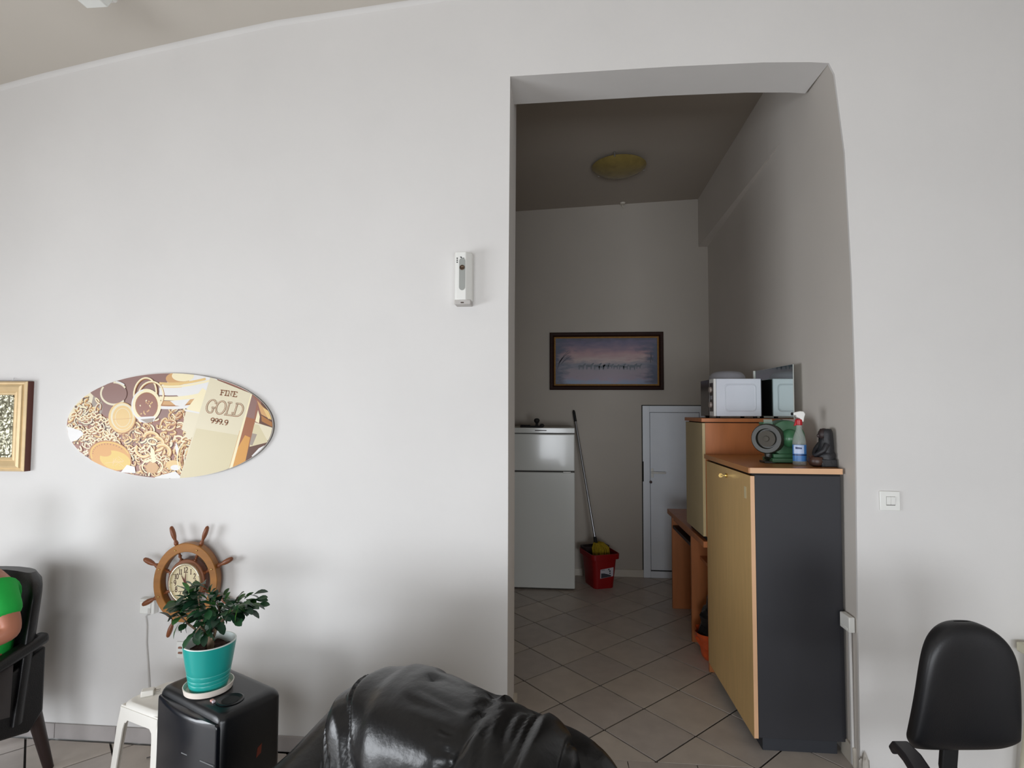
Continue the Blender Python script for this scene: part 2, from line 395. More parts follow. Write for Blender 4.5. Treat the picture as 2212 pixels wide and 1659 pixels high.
t = B(); t.box((-.297, .008, 1.449), (.297, .05, 1.46)); t.build('gasket', MATS['gasket'], fr, smooth=0)
for x in (-.26, .26):
    for y in (.08, .44):
        t = B(); t.cyl((x, y, 0), (x, y, .035), .02); t.build('foot', matte_black, fr)

# black tool lying on the fridge
p = at(1150, 918, 1, 2.56)
tl = thing('black_tool', 'flat black tool with an upright round knob, on top of the refrigerator', 'tool', (p.x + .0, 2.56, 1.508))
t = B(); t.box((-.115, -.045, 0), (.105, .045, .016)); t.box((-.115, -.045, .016), (-.02, .045, .024)); t.build('base', matte_black, tl, bevel=.005)
t = B(); t.lathe([(.014, .014), (.011, .03), (.013, .04), (.024, .052), (.028, .066), (.024, .08), (.012, .087), (.002, .088)], 20, Matrix.Translation((.043, 0, 0))); t.build('knob', matte_black, tl)
t = B(); t.tube([(.075, 0, .014), (.085, 0, .027), (.1, 0, .027), (.113, 0, .01)], .009); t.build('lever', matte_black, tl)

# ------------------------------------------------------------------ mop and bucket
red_p = mat('red_plastic', rgb(142, 12, 14), .4, spec=.45, var=.05)
bk = thing('mop_bucket', 'red plastic mop bucket with dark wringer rim, standing on the floor tiles', 'bucket', (.40, 2.655, 0), radians(20))
def bucket_pts(wd, dp, n=8, r=.04):
    pts = []
    for cx, cy, a0 in ((wd - r, dp - r, 0), (-wd + r, dp - r, 90), (-wd + r, -dp + r, 180), (wd - r, -dp + r, 270)):
        for k in range(5): a = radians(a0 + 90 * k / 4); pts.append((cx + r * cos(a), cy + r * sin(a)))
    return pts
def loft(b, rings, capb=True, capt=False):
    n = len(rings[0][0]); vs = [(x, y, z) for pts, z in rings for x, y in pts]; fs = []
    for j in range(len(rings) - 1):
        for i in range(n): k = (i + 1) % n; fs.append((j * n + i, j * n + k, (j + 1) * n + k, (j + 1) * n + i))
    if capb: fs.append(list(range(n - 1, -1, -1)))
    if capt: fs.append([(len(rings) - 1) * n + i for i in range(n)])
    b.add(vs, fs)
t = B(); loft(t, [(bucket_pts(.10, .125), 0), (bucket_pts(.122, .15), .275), (bucket_pts(.142, .17), .277), (bucket_pts(.144, .172), .325), (bucket_pts(.138, .166), .327), (bucket_pts(.13, .158), .28), (bucket_pts(.115, .14), .27), (bucket_pts(.094, .118), .008)], True, True)
t.build('body', red_p, bk)
t = B(); loft(t, [(bucket_pts(.132, .06), .29), (bucket_pts(.139, .07), .335), (bucket_pts(.12, .05), .338), (bucket_pts(.09, .03), .25)], True, True)
for i, v in enumerate(t.v): t.v[i] = v + Vector((-.0, .1, .012))
t.build('wringer', mat('wringer_dark', rgb(40, 26, 26), .6), bk)
t = B(); t.prism([(-.05, .11), (.082, .125), (.082, .21), (-.05, .195)], -.1275, -.1255, 'xz', Matrix.Rotation(radians(5.2), 4, 'X')); lab = t.build('sticker', mat('sticker_grey', rgb(190, 188, 196), .5), bk, smooth=0)
t = B(); Tm = Matrix.Rotation(radians(5.2), 4, 'X')
t.prism([(-.042, .114), (.06, .124), (.06, .135), (.03, .146), (-.01, .158), (-.042, .16)], -.1282, -.1276, 'xz', Tm)
for x, z, r in ((.035, .192, .008), (.046, .176, .009), (.048, .155, .008)): t.prism([(x + r * cos(k), z + r * sin(k)) for k in (0, 1.05, 2.1, 3.14, 4.2, 5.25)], -.1282, -.1276, 'xz', Tm)
t.prism([(-.04, .186), (-.005, .189), (-.005, .193), (-.04, .19)], -.1282, -.1276, 'xz', Tm)
t.build('sticker_print', mat('sticker_dark', rgb(58, 56, 66), .5), lab, smooth=0)
# mop leaning: head in the bucket, handle against the wall beside the fridge
mh = Vector((.372, 2.66, .385)); mt = at(1239, 886, 1, 2.90); d_ = (mt - mh)
mp_ = thing('mop', 'steel-handled mop with a yellow cloth head, leaning in the red bucket', 'mop', mh)
t = B(); t.cyl(d_ * .0, d_ * .915, .0115, n=12); t.cyl(d_ * .52, d_ * .535, .0135, n=12); t.build('handle', steel, mp_)
t = B(); t.cyl(d_ * .91, d_ * .985, .0145, n=12); t.cyl(d_ * .985, d_, .0145, .007, n=12); t.build('grip', matte_black, mp_)
t = B(); t.cyl(-d_.normalized() * .02, d_ * .05, .022, .014, n=14); t.build('socket', matte_black, mp_)
yel = mat('mop_yellow', rgb(168, 142, 20), .9, var=.3, scale=60, bump=.4, bscale=200)
t = B(); rr = random.Random(3)
for k in range(60):
    a = 2 * pi * k / 60 + rr.uniform(-.1, .1); r1 = rr.uniform(.05, .085); l = rr.uniform(.09, .14)
    t.tube([(.012 * cos(a), .012 * sin(a), .004), (r1 * .55 * cos(a) + .02, r1 * .5 * sin(a) - .01, .012), (r1 * cos(a) + .035, r1 * .62 * sin(a) - .02, -.03), (r1 * 1.05 * cos(a) + .045, r1 * .66 * sin(a) - .03, -l)], [.007, .009, .009, .006], 5)
t.build('mop_strands', yel, mp_, kind='stuff')

# ------------------------------------------------------------------ framed picture on the inner wall
pf = thing('framed_painting', 'wide landscape painting in a dark wooden frame, above the refrigerator', 'painting', (.499, YB, 2.1795))
hw, hh = .577, .2965
dark_wood = mat('dark_frame_wood', rgb(44, 20, 12), .6, spec=.2, var=.3, scale=12, stretch=(1, 1, 6))
gilt = mat('gilt_slip', rgb(196, 150, 88), .4, metal=.5, var=.2, scale=40)
def moulding(parent, hw, hh, prof, m, name='frame_moulding', y0=0, bev=0):
    """four mitred mouldings; prof: (inset from the outer edge, distance from the wall)"""
    for s_ in range(4):
        b = B(); vs = []
        for end in (-1, 1):
            for ins, dep in prof:
                if s_ % 2 == 0: vs.append((end * (hw - ins), -(y0 + dep), (hh - ins) * (1 if s_ == 0 else -1)))
                else: vs.append(((hw - ins) * (1 if s_ == 1 else -1), -(y0 + dep), end * (hh - ins)))
        n = len(prof); b.add(vs, [(i, (i + 1) % n, n + (i + 1) % n, n + i) for i in range(n)] + [list(range(n)), list(range(n, 2 * n))])
        b.build(name, m, parent, bevel=bev, smooth=30)
moulding(pf, hw, hh, [(0, .002), (0, .03), (.008, .036), (.03, .034), (.044, .022), (.044, .002)], dark_wood)
moulding(pf, hw - .044, hh - .044, [(0, .002), (0, .02), (.006, .024), (.016, .017), (.016, .002)], gilt, 'gilt_slip')
# painted canvas: dusk sky over water, trees at both sides, a herd wading
cv = bpy.data.materials.new('painted_canvas'); cv.use_nodes = True; N = cv.node_tree.nodes; L = cv.node_tree.links
pb = N['Principled BSDF']; pb.inputs['Roughness'].default_value = .45; tc = N.new('ShaderNodeTexCoord')
sx = N.new('ShaderNodeSeparateXYZ'); L.new(tc.outputs['Object'], sx.inputs[0])
nz = N.new('ShaderNodeTexNoise'); nz.inputs['Scale'].default_value = 7; nz.inputs['Detail'].default_value = 6
mpn = N.new('ShaderNodeMapping'); mpn.inputs['Scale'].default_value = (1, 1, 3.2); L.new(tc.outputs['Object'], mpn.inputs[0]); L.new(mpn.outputs[0], nz.inputs['Vector'])
ma = N.new('ShaderNodeMath'); ma.operation = 'MULTIPLY_ADD'; ma.inputs[1].default_value = .28; L.new(nz.outputs['Fac'], ma.inputs[0])
mb = N.new('ShaderNodeMath'); mb.operation = 'MULTIPLY_ADD'; mb.inputs[1].default_value = 2.1; mb.inputs[2].default_value = .36; L.new(sx.outputs['Z'], mb.inputs[0]); L.new(mb.outputs[0], ma.inputs[2])
rp = N.new('ShaderNodeValToRGB'); cr = rp.color_ramp
stops = [(0.0, (120, 140, 168)), (.12, (146, 132, 146)), (.28, (142, 132, 142)), (.42, (120, 122, 134)), (.52, (176, 156, 154)), (.66, (164, 130, 134)), (.78, (126, 106, 124)), (.92, (92, 88, 116)), (1.0, (72, 72, 92))]
while len(cr.elements) < len(stops): cr.elements.new(.5)
for e, (ps, c) in zip(cr.elements, stops): e.position = ps; e.color = rgb(*c)
L.new(ma.outputs[0], rp.inputs['Fac'])
ab = N.new('ShaderNodeMath'); ab.operation = 'ABSOLUTE'; L.new(sx.outputs['X'], ab.inputs[0])
mc = N.new('ShaderNodeMath'); mc.operation = 'MULTIPLY_ADD'; mc.inputs[1].default_value = .5; L.new(nz.outputs['Fac'], mc.inputs[0]); L.new(ab.outputs[0], mc.inputs[2])
r2 = N.new('ShaderNodeValToRGB'); r2.color_ramp.elements[0].position = .58; r2.color_ramp.elements[1].position = .76; L.new(mc.outputs[0], r2.inputs['Fac'])
mx = N.new('ShaderNodeMix'); mx.data_type = 'RGBA'; L.new(r2.outputs['Color'], mx.inputs['Factor']); L.new(rp.outputs['Color'], mx.inputs['A']); mx.inputs['B'].default_value = rgb(74, 82, 104)
L.new(mx.outputs['Result'], pb.inputs['Base Color'])
t = B(); t.box((-hw + .05, -.012, -hh + .05), (hw - .05, -.004, hh - .05)); can = t.build('canvas', cv, pf, smooth=0)
t = B(); rr = random.Random(5); P3 = lambda x, z: (x, -.0124, z)
for k, x in enumerate((-.25, -.17, -.09, -.045, .0, .045, .1, .16, .2, .27, .33)):
    z = -.062 + rr.uniform(-.006, .006); s_ = rr.uniform(.8, 1.2)
    t.add([P3(x + s_ * a, z + s_ * c) for a, c in ((-.034, .012), (-.02, .02), (.01, .018), (.024, .03), (.036, .036), (.04, .026), (.028, .014), (.022, .0), (.018, -.022), (.012, -.022), (.008, -.002), (-.016, -.002), (-.02, -.024), (-.026, -.024), (-.028, .0))], [list(range(15))])
t.build('painted_herd', mat('herd_paint', rgb(92, 98, 108), .5), can, smooth=0)
t = B()
for x0, z0, ang, l in ((-.49, -.03, 62, .2), (-.46, -.03, 55, .15), (-.5, -.08, 75, .25), (.47, .0, 115, .12), (.45, -.02, 100, .1)):
    ribbon(t, [(x0 + l * q * cos(radians(ang - 18 * q)), z0 + l * q * sin(radians(ang - 18 * q))) for q in (0, .3, .6, .9)], [.006, .01, .006, .002], P3)
t.build('painted_palms', mat('palm_paint', rgb(72, 72, 84), .5), can, smooth=0, kind='stuff')

# ------------------------------------------------------------------ ceiling lamp of the inner room
lampz = 3.72 + (0.53 + 1.7) / 3.6 * .15
lp = thing('ceiling_lamp', 'round amber glass ceiling lamp, unlit, in the dark inner room', 'ceiling lamp', (.53, 1.95, lampz))
t = B(); t.lathe([(.05, -.001), (.07, -.03), (.03, -.045)], 24); t.build('base', brass, lp)
t = B(); t.lathe([(.225, -.028), (.232, -.034), (.2, -.06), (.14, -.083), (.07, -.096), (.004, -.1)], 40); t.build('glass_dish', mat('amber_glass', rgb(142, 124, 70), .25, spec=.5, var=.25, scale=14), lp)
for a in (15, 135, 255):
    t = B(); x, y = .228 * cos(radians(a)), .228 * sin(radians(a)); t.cyl((x, y, -.001), (x, y, -.045), .008, n=10); t.build('clip', chrome, lp)
hk = at(1345, 438, 1, YB - .05)
ch = thing('ceiling_hook', 'small whitish hook plate at the ceiling edge above the painting', 'hook', (hk.x, hk.y, hk.z))
t = B(); t.cyl((0, 0, 0), (0, 0, -.015), .03, .022, n=14); t.build('plate', cream_skirt, ch); t = B(); t.tube([(0, 0, -.012), (0, 0, -.04), (.012, 0, -.05), (.02, 0, -.042)], .004); t.build('hook', cream_skirt, ch)

# ------------------------------------------------------------------ low filing cabinet with beech doors
beech = mat('beech_door', rgb(204, 168, 112), .42, var=.1, scale=6, stretch=(6, 6, .7))
beech_edge = mat('beech_edge', rgb(222, 176, 136), .45, var=.05)
anthracite = mat('anthracite_board', rgb(42, 42, 47), .55, var=.04)
cb = thing('filing_cabinet', 'waist-high cabinet with a beech door and a dark grey side panel', 'cabinet', (0, 0, 0))
CX0, CX1, CY0, CY1, CZ = .965, 1.398, .115, .925, 1.395
t = B(); t.box((CX0 + .022, CY0, .075), (CX1, CY0 + .018, CZ - .038)); t.build('side_panel', anthracite, cb, bevel=.001)
t = B(); t.box((CX0 + .022, CY1 - .018, .075), (CX1, CY1, CZ - .038)); t.build('side_panel', anthracite, cb, bevel=.001)
t = B(); t.box((CX1 - .01, CY0 + .018, .075), (CX1, CY1 - .018, CZ - .038)); t.build('back_panel', anthracite, cb)
t = B(); t.box((CX0 + .022, CY0 + .018, .075), (CX1 - .01, CY1 - .018, .095)); t.build('bottom_panel', anthracite, cb)
t = B(); t.box((CX0 + .05, CY0 + .03, 0), (CX1 - .03, CY1 - .03, .075)); t.build('plinth', mat('plinth_dark', rgb(46, 48, 54), .6), cb)
t = B(); t.box((CX0 - .012, CY0 - .012, CZ - .028), (CX1 + .006, CY1 + .008, CZ)); tp = t.build('worktop', mat('beech_top', rgb(176, 118, 66), .3, var=.12, scale=5, stretch=(8, 1, 1)), cb, bevel=.0015)
t = B(); t.box((CX0 - .004, CY0 - .0135, CZ - .0275), (CX1 + .006, CY0 - .012, CZ - .0005)); t.build('edge_band', beech_edge, tp, smooth=0)
t = B(); t.box((CX0 + .01, CY0 + .002, CZ - .038), (CX1, CY1, CZ - .028)); t.build('shadow_rail', dark_gap, cb, smooth=0)
ym = (CY0 + CY1) / 2
t = B(); t.box((CX0, CY0, .07), (CX0 + .02, CY1, CZ - .042)); d1 = t.build('door', beech, cb, bevel=.001)
t = B(); t.box((CX0 + .0005, CY0 - .0008, .071), (CX0 + .0205, CY0, CZ - .043)); t.build('edge_band', beech_edge, d1, smooth=0)
t = B(); t.cyl((CX0, ym - .03, CZ - .085), (CX0 - .008, ym - .03, CZ - .085), .011); lk = t.build('lock', brass, d1)
t = B(); t.box((CX0 - .034, ym - .0312, CZ - .088), (CX0 - .008, ym - .0288, CZ - .082)); t.lathe([(.002, -.0012), (.012, -.0012), (.012, .0012), (.002, .0012)], 14, Matrix.Translation((CX0 - .036, ym - .03, CZ - .085)) @ Matrix.Rotation(pi / 2, 4, 'X')); t.build('key', brass, d1)
t = B(); t.box((CX0 - .0008, CY0 + .06, CZ - .165), (CX0, CY0 + .09, CZ - .105)); t.build('sticker', mat('clear_sticker', rgb(206, 190, 150), .3), d1, smooth=0)

# ------------------------------------------------------------------ desk behind it, carrying a second cabinet
orange_wood = mat('orange_wood', rgb(192, 118, 68), .42, var=.16, scale=5, stretch=(5, 5, .6))
ds = thing('desk', 'orange-brown wooden desk along the wall, partly hidden by the cabinets', 'desk', (0, 0, 0))
DX0 = .975
t = B(); t.box((DX0 - .03, .94, .79), (1.44, 2.12, .83)); t.build('desktop', orange_wood, ds, bevel=.003)
for y0 in (.945, 1.40, 2.07):
    t = B(); t.box((DX0, y0, 0), (1.43, y0 + .025, .79)); t.build('panel', orange_wood, ds, bevel=.0015)
t = B(); t.box((DX0 + .06, .97, .60), (1.43, 1.40, .62)); t.build('shelf', orange_wood, ds)
t = B(); t.box((DX0 + .005, 1.425, .675), (1.40, 2.07, .70)); t.build('keyboard_tray', mat('tray_dark', rgb(54, 34, 26), .5), ds)
t = B(); t.box((DX0 + .012, 1.425, .74), (DX0 + .03, 2.07, .79)); t.build('apron', orange_wood, ds)
t = B(); t.box((1.41, .97, .03), (1.428, 2.07, .79)); t.build('back_panel', orange_wood, ds)
uc = thing('wall_side_cabinet', 'taller cabinet with a plain tan door, standing on the desk under the microwave', 'cabinet', (0, 0, 0))
t = B(); t.box((.975, .955, .83), (1.43, 1.39, .858)); t.build('plinth', dark_gap, uc)
t = B(); t.box((.966, .945, .86), (1.435, .963, 1.598)); t.build('side_panel', orange_wood, uc, bevel=.001)
t = B(); t.box((.966, 1.382, .86), (1.435, 1.40, 1.598)); t.build('side_panel', orange_wood, uc, bevel=.001)
t = B(); t.box((.966, .963, .86), (1.435, 1.382, .878)); t.build('bottom_panel', orange_wood, uc)
t = B(); t.box((1.42, .963, .878), (1.435, 1.382, 1.598)); t.build('back_panel', orange_wood, uc)
t = B(); t.box((.966, .963, 1.597), (1.43, 1.382, 1.604)); t.build('shadow_rail', dark_gap, uc, smooth=0)
t = B(); t.box((.94, .935, 1.604), (1.44, 1.41, 1.628)); t.build('top', orange_wood, uc, bevel=.0015)
t = B(); t.box((.946, .943, .862), (.965, 1.402, 1.597)); t.build('door', mat('tan_door', rgb(192, 172, 128), .45, var=.06, scale=4), uc, bevel=.001)
# bag in the open compartment of the desk
bg_ = thing('shopping_bag', 'black plastic bag with an orange base inside the desk compartment', 'bag', (1.10, 1.17, 0))
def bagfn(u, v):
    a = 2 * pi * u; n = noise.noise(Vector((cos(a) * 1.6, sin(a) * 1.6, v * 5)))
    r = (.115 - .06 * v ** 2) * (1 + .28 * n); return (r * cos(a) * 1.1, r * sin(a), .12 + .32 * v + .02 * n)
t = B(); t.grid(bagfn, 28, 14, True); t.add([(.03 * cos(k), .03 * sin(k), .435) for k in (0, 1.05, 2.1, 3.14, 4.2, 5.25)], [list(range(6))]); t.build('bag', mat('bag_black', rgb(24, 24, 26), .3, spec=.6), bg_, smooth=25)
def bag2(u, v):
    a = 2 * pi * u; n = noise.noise(Vector((cos(a) * 2, sin(a) * 2, v * 4 + 7)))
    r = (.10 + .045 * v) * (1 + .2 * n); return (r * cos(a) * 1.12, r * sin(a), .001 + .17 * v + .03 * max(0, n) * v)
t = B(); t.grid(bag2, 28, 10, True); t.build('orange_bag', mat('bag_orange', rgb(226, 92, 40), .3, spec=.6), bg_, smooth=25)

# ------------------------------------------------------------------ microwave, cover, mirror
mw = thing('microwave_oven', 'white microwave oven on top of the taller cabinet', 'microwave', (1.035, .968, 1.628), radians(1))
mw_white = mat('microwave_white', rgb(214, 218, 228), .35)
D_, Wd, Hh_ = .30, .30, .262
t = B(); t.box((.012, 0, .014), (D_, Wd, Hh_)); body = t.build('casing', mw_white, mw, bevel=.004)
t = B()
pts = []
for cx, cz, a0 in ((.245, .205, 0), (.085, .205, 90), (.085, .068, 180), (.245, .068, 270)):
    for k in range(6): a = radians(a0 + 18 * k); pts.append((cx + .025 * cos(a), cz + .025 * sin(a)))
n_ = len(pts); ins = [(.165 + (x - .165) * .93, .136 + (z - .136) * .915) for x, z in pts]; ins2 = [(.165 + (x - .165) * .88, .136 + (z - .136) * .86) for x, z in pts]
vs = [(x, 0.0003, z) for x, z in pts] + [(x, -.004, z) for x, z in ins] + [(x, -.0015, z) for x, z in ins2]
fs = [(i, (i + 1) % n_, n_ + (i + 1) % n_, n_ + i) for i in range(n_)] + [(n_ + i, n_ + (i + 1) % n_, 2 * n_ + (i + 1) % n_, 2 * n_ + i) for i in range(n_)] + [[2 * n_ + i for i in range(n_)]]
t.add(vs, fs); t.build('embossed_panel', mw_white, body, smooth=20)
t = B(); t.box((-.006, 0, .014), (.011, .10, Hh_)); cp = t.build('control_panel', mat('panel_white', rgb(222, 222, 220), .4), mw, bevel=.003)
t = B(); t.box((-.008, .012, .045), (-.006, .085, .235)); t.build('control_inset', mat('inset_dark', rgb(44, 32, 30), .3), cp, smooth=0)
for z in (.09, .19):
    t = B(); t.cyl((-.008, .05, z), (-.022, .05, z), .02, .018, n=18); t.build('dial', mat('dial_grey', rgb(150, 138, 130), .4), cp)
t = B(); t.box((-.010, .03, .125), (-.008, .07, .15)); t.build('display', mat('display_pale', rgb(140, 140, 150), .3), cp, smooth=0)
t = B(); t.box((-.008, .102, .014), (.011, Wd, Hh_ - .002)); dd = t.build('door', mat('mw_door', rgb(54, 44, 42), .2, spec=.6), mw, bevel=.003)
for x in (.03, D_ - .03):
    for y in (.03, Wd - .03):
        t = B(); t.cyl((x, y, 0), (x, y, .016), .013, n=12); t.build('foot', matte_black, mw)
t = B(); t.box((D_ + .0005, .004, .018), (D_ + .006, Wd - .004, Hh_ - .004)); t.build('back_plate', matte_black, mw, bevel=.002)
cv_ = thing('microwave_cover', 'translucent plastic food cover lying on top of the microwave', 'cover', (1.165, 1.13, 1.628 + Hh_ + .001))
t = B(); t.lathe([(.118, 0), (.12, .004), (.112, .03), (.09, .05), (.05, .058), (.002, .06)], 36, cap=False); t.build('dome', mat('clear_plastic', rgb(196, 198, 210), .25, alpha=.28), cv_)
mi = thing('mirror', 'frameless mirror propped upright behind the microwave on the taller cabinet', 'mirror', (1.378, .90, 1.6285), radians(1.0))
t = B(); t.box((-.004, -.31, 0), (0.0, .31, .325)); t.build('backing', mat('glass_edge', rgb(206, 212, 208), .3), mi, smooth=0)
t = B(); t.box((-.005, -.3095, .001), (-.004, .3095, .324)); t.build('glass', mat('mirror_glass', rgb(214, 228, 222), .02, metal=1.0), mi, smooth=0)
t = B(); t.box((-.012, .285, .27), (.002, .30, .328)); t.build('clip', white_plastic, mi, bevel=.002)

# ------------------------------------------------------------------ things on the low cabinet
g_green = mat('grinder_green', rgb(60, 104, 72), .42, var=.15, scale=14)
g_dark = mat('grinder_dark', rgb(46, 46, 38), .4, var=.3, scale=20)
bgx = thing('bench_grinder', 'green bench grinder with a domed motor end, on the low cabinet', 'grinder', (1.235, .42, CZ))
t = B(); t.box((-.072, -.075, .004), (.088, .075, .028)); t.box((-.06, -.06, .028), (.07, .06, .05)); t.build('base', g_green, bgx, bevel=.004)
Ry = Matrix.Translation((.018, 0, .135)) @ Matrix.Rotation(radians(90), 4, 'X')
t = B(); t.lathe([(.004, -.08), (.09, -.078), (.099, -.06), (.099, .03), (.095, .045), (.03, .046)], 40, Ry); t.build('motor_housing', g_green, bgx)
t = B(); t.lathe([(.05, .044), (.05, .054), (.046, .068), (.034, .082), (.018, .09), (.002, .092)], 32, Ry @ Matrix.Translation((.012, 0, 0))); t.build('end_dome', mat('dome_green', rgb(56, 110, 74), .3, spec=.6), bgx)
Rg = Matrix.Translation((-.078, -.03, .132)) @ Matrix.Rotation(radians(-38), 4, 'Z') @ Matrix.Rotation(radians(90), 4, 'X')
t = B(); t.lathe([(.03, -.03), (.076, -.03), (.082, -.024), (.082, .024), (.077, .03), (.056, .03), (.052, .012), (.012, .012)], 32, Rg); t.build('wheel_guard', g_dark, bgx)
t = B(); t.lathe([(.004, .012), (.045, .012), (.045, .024), (.016, .026), (.014, .034), (.003, .036)], 28, Rg); t.build('wheel', mat('wheel_grey', rgb(74, 70, 62), .7), bgx)
t = B(); t.box((-.1, -.08, .19), (-.055, -.074, .226), Matrix.Rotation(radians(-12), 4, 'X')); t.build('eye_shield', mat('shield', rgb(150, 170, 160), .15, alpha=.5), bgx)
t = B(); t.box((-.105, -.035, .205), (-.05, .03, .222)); t.build('guard_cap', g_green, bgx, bevel=.004)
t = B(); t.tube([(-.078, -.03, .05), (-.078, -.03, .03), (-.082, -.034, .022)], .02, 10); t.box((-.112, -.07, .001), (-.06, .01, .01)); t.build('tool_rest', g_dark, bgx)
for k in range(4): t = B(); t.cyl((-.06 + .13 * (k % 2), -.06 + .12 * (k // 2), 0), (-.06 + .13 * (k % 2), -.06 + .12 * (k // 2), .006), .01, n=10); t.build('foot', matte_black, bgx)

sp = thing('spray_bottle', 'clear spray bottle with a red and white trigger head and blue label', 'bottle', (1.268, .262, CZ))
def oval(a, b_): return [(a * cos(2 * pi * k / 24), b_ * sin(2 * pi * k / 24)) for k in range(24)]
t = B(); loft(t, [(oval(.030, .022), 0), (oval(.034, .025), .006), (oval(.034, .025), .12), (oval(.028, .022), .15), (oval(.015, .014), .185), (oval(.013, .013), .215)], True, True)
t.build('bottle', mat('clear_bottle', rgb(206, 210, 206), .12, spec=.5, alpha=.26), sp)
t = B(); t.grid(lambda u, v: (.0348 * cos(pi * (1.0 + .98 * u)), .0258 * sin(pi * (1.0 + .98 * u)), .022 + .086 * v), 18, 2); lb = t.build('label_print', mat('label_blue', rgb(64, 116, 176), .4), sp, recalc=False)
t = B(); t.grid(lambda u, v: (.0352 * cos(pi * (1.12 + .5 * u)), .0262 * sin(pi * (1.12 + .5 * u)), .062 + .044 * v), 10, 2); t.build('label_panel', mat('label_pale', rgb(176, 192, 222), .4), lb, recalc=False)
t = B(); t.grid(lambda u, v: (.0354 * cos(pi * (1.22 + .3 * u)), .0264 * sin(pi * (1.22 + .3 * u)), .086 + .012 * v * (1 - .4 * u)), 8, 2); t.grid(lambda u, v: (.0354 * cos(pi * (1.0 + .95 * u)), .0264 * sin(pi * (1.0 + .95 * u)), .052 + .006 * v), 14, 2); t.build('label_mark', mat('label_navy', rgb(28, 46, 92), .4), lb, recalc=False)
t = B(); t.lathe([(.016, .21), (.017, .214), (.017, .238), (.013, .242)], 20); t.prism([(-.026, .205), (-.016, .24), (-.004, .246), (-.004, .222), (.0, .216)], -.006, .006, 'xz'); t.build('trigger', mat('trigger_red', rgb(176, 20, 32), .35), sp, bevel=.002)
t = B(); t.prism([(-.03, .262), (-.03, .276), (.004, .284), (.022, .282), (.03, .268), (.024, .25), (.02, .226), (.008, .23), (.004, .246), (-.012, .25), (-.016, .262)], -.012, .012, 'xz'); hd_ = t.build('spray_head', white_plastic, sp, bevel=.004, seg=3)
t = B(); t.cyl((-.03, 0, .269), (-.037, 0, .269), .008, n=12); t.build('nozzle', matte_black, hd_)

fg = thing('figurine', 'dark seated figurine with a brown bowl in its lap, on the cabinet edge', 'figurine', (1.368, .215, CZ))
stone = mat('dark_stone', rgb(36, 36, 40), .5, var=.2, scale=20, bump=.2, bscale=50); brown_clay = mat('brown_clay', rgb(70, 46, 36), .4, var=.25, scale=20)
t = B(); t.box((-.03, -.045, 0), (.045, .045, .04)); t.build('plinth', stone, fg, bevel=.004)
def bodyf(u, v):
    a = 2 * pi * u
    rx = [.046, .047, .042, .036, .033, .031, .03, .026][min(7, int(v * 7.999))]; z = .036 + .118 * v
    return (.008 + .004 * v + rx * cos(a), rx * .95 * sin(a), z)
t = B(); t.grid(bodyf, 24, 14, True); t.build('robe', stone, fg, smooth=60)
t = B(); t.sphere((.004, 0, .165), .031, 24, 14, (.95, .85, 1.0)); t.sphere((-.023, 0, .158), .009, 10, 8, (1.1, .8, 1.1)); t.build('head', mat('dark_face', rgb(48, 36, 36), .5), fg)
t = B()
def hoodf(u, v):
    a = radians(-125 + 250 * u); z = .06 + .145 * v; r = .04 * (1 - .18 * v) * (1 if v < .8 else 1 - 1.6 * (v - .8) ** 1.0)
    return (.01 + r * cos(a) * 1.0, r * sin(a), z - (.012 if v > .95 else 0))
t.grid(hoodf, 24, 12); t.build('hood', stone, fg, smooth=60)
t = B(); t.lathe([(.012, .0), (.03, .008), (.038, .026), (.034, .044), (.03, .05), (.026, .044), (.005, .03)], 24, Matrix.Translation((-.044, -.012, 0))); t.tube([(-.05, -.01, .045), (-.065, -.02, .052), (-.082, -.024, .05)], .007); t.build('bowl', brown_clay, fg)
t = B(); t.tube([(.0, -.035, .115), (-.02, -.045, .085), (-.04, -.03, .066), (-.05, -.014, .056)], [.014, .013, .011, .009], 10); t.tube([(.0, .035, .115), (-.02, .04, .085), (-.036, .024, .064), (-.046, .0, .058)], [.014, .013, .011, .009], 10); t.build('arms', stone, fg)

# ------------------------------------------------------------------ things on wall_back
# air freshener
p0 = at(985, 549, 1, 0); p1 = at(1028, 664, 1, 0)
af = thing('air_freshener', 'white wall-mounted air freshener dispenser beside the doorway', 'air freshener', (-.472, 0, p1.z + .003))
AH = p0.z - p1.z - .006
t = B(); t.prism([(-.045, -.001), (-.043, -.055), (-.034, -.075), (.018, -.078), (.026, -.068), (.045, -.045), (.045, -.001)], .022, AH - .006, 'xy'); t.build('housing', white_plastic, af, bevel=.005, seg=3)
t = B(); t.box((-.04, -.07, 0), (.042, -.001, .024)); t.build('base', mat('grey_plastic', rgb(190, 186, 182), .5), af, bevel=.004)
t = B(); pts = [(.0 + .0155 * cos(radians(a)), AH - .055 + .0155 * sin(radians(a))) for a in range(0, 181, 20)] + [(.0 + .0155 * cos(radians(a)), .085 + .0155 * sin(radians(a))) for a in range(180, 361, 20)]
t.prism(pts, -.0765, -.0795, 'xz'); ins_ = t.build('inset', mat('inset_grey', rgb(158, 160, 156), .5), af, smooth=30)
t = B(); t.lathe([(.012, -.0), (.013, .0025), (.009, .003), (.007, .001), (.002, .0005)], 20, Matrix.Translation((0, -.0795, AH - .088)) @ Matrix.Rotation(radians(90), 4, 'X')); t.build('nozzle', mat('nozzle_brown', rgb(92, 74, 60), .3, metal=.6), ins_)
for k in range(3):
    t = B(); t.cyl((-.026, -.0755, AH - .04 - .01 * k), (-.026, -.0785, AH - .04 - .01 * k), .003, n=10); t.build('indicator', matte_black, af)
t = B(); t.prism([(-.012, AH - .034), (-.008, AH - .038), (-.002, AH - .041), (.01, AH - .04), (.01, AH - .0385), (-.002, AH - .039), (-.005, AH - .032)], -.0765, -.0785, 'xz'); t.build('mark', matte_black, af, smooth=0)
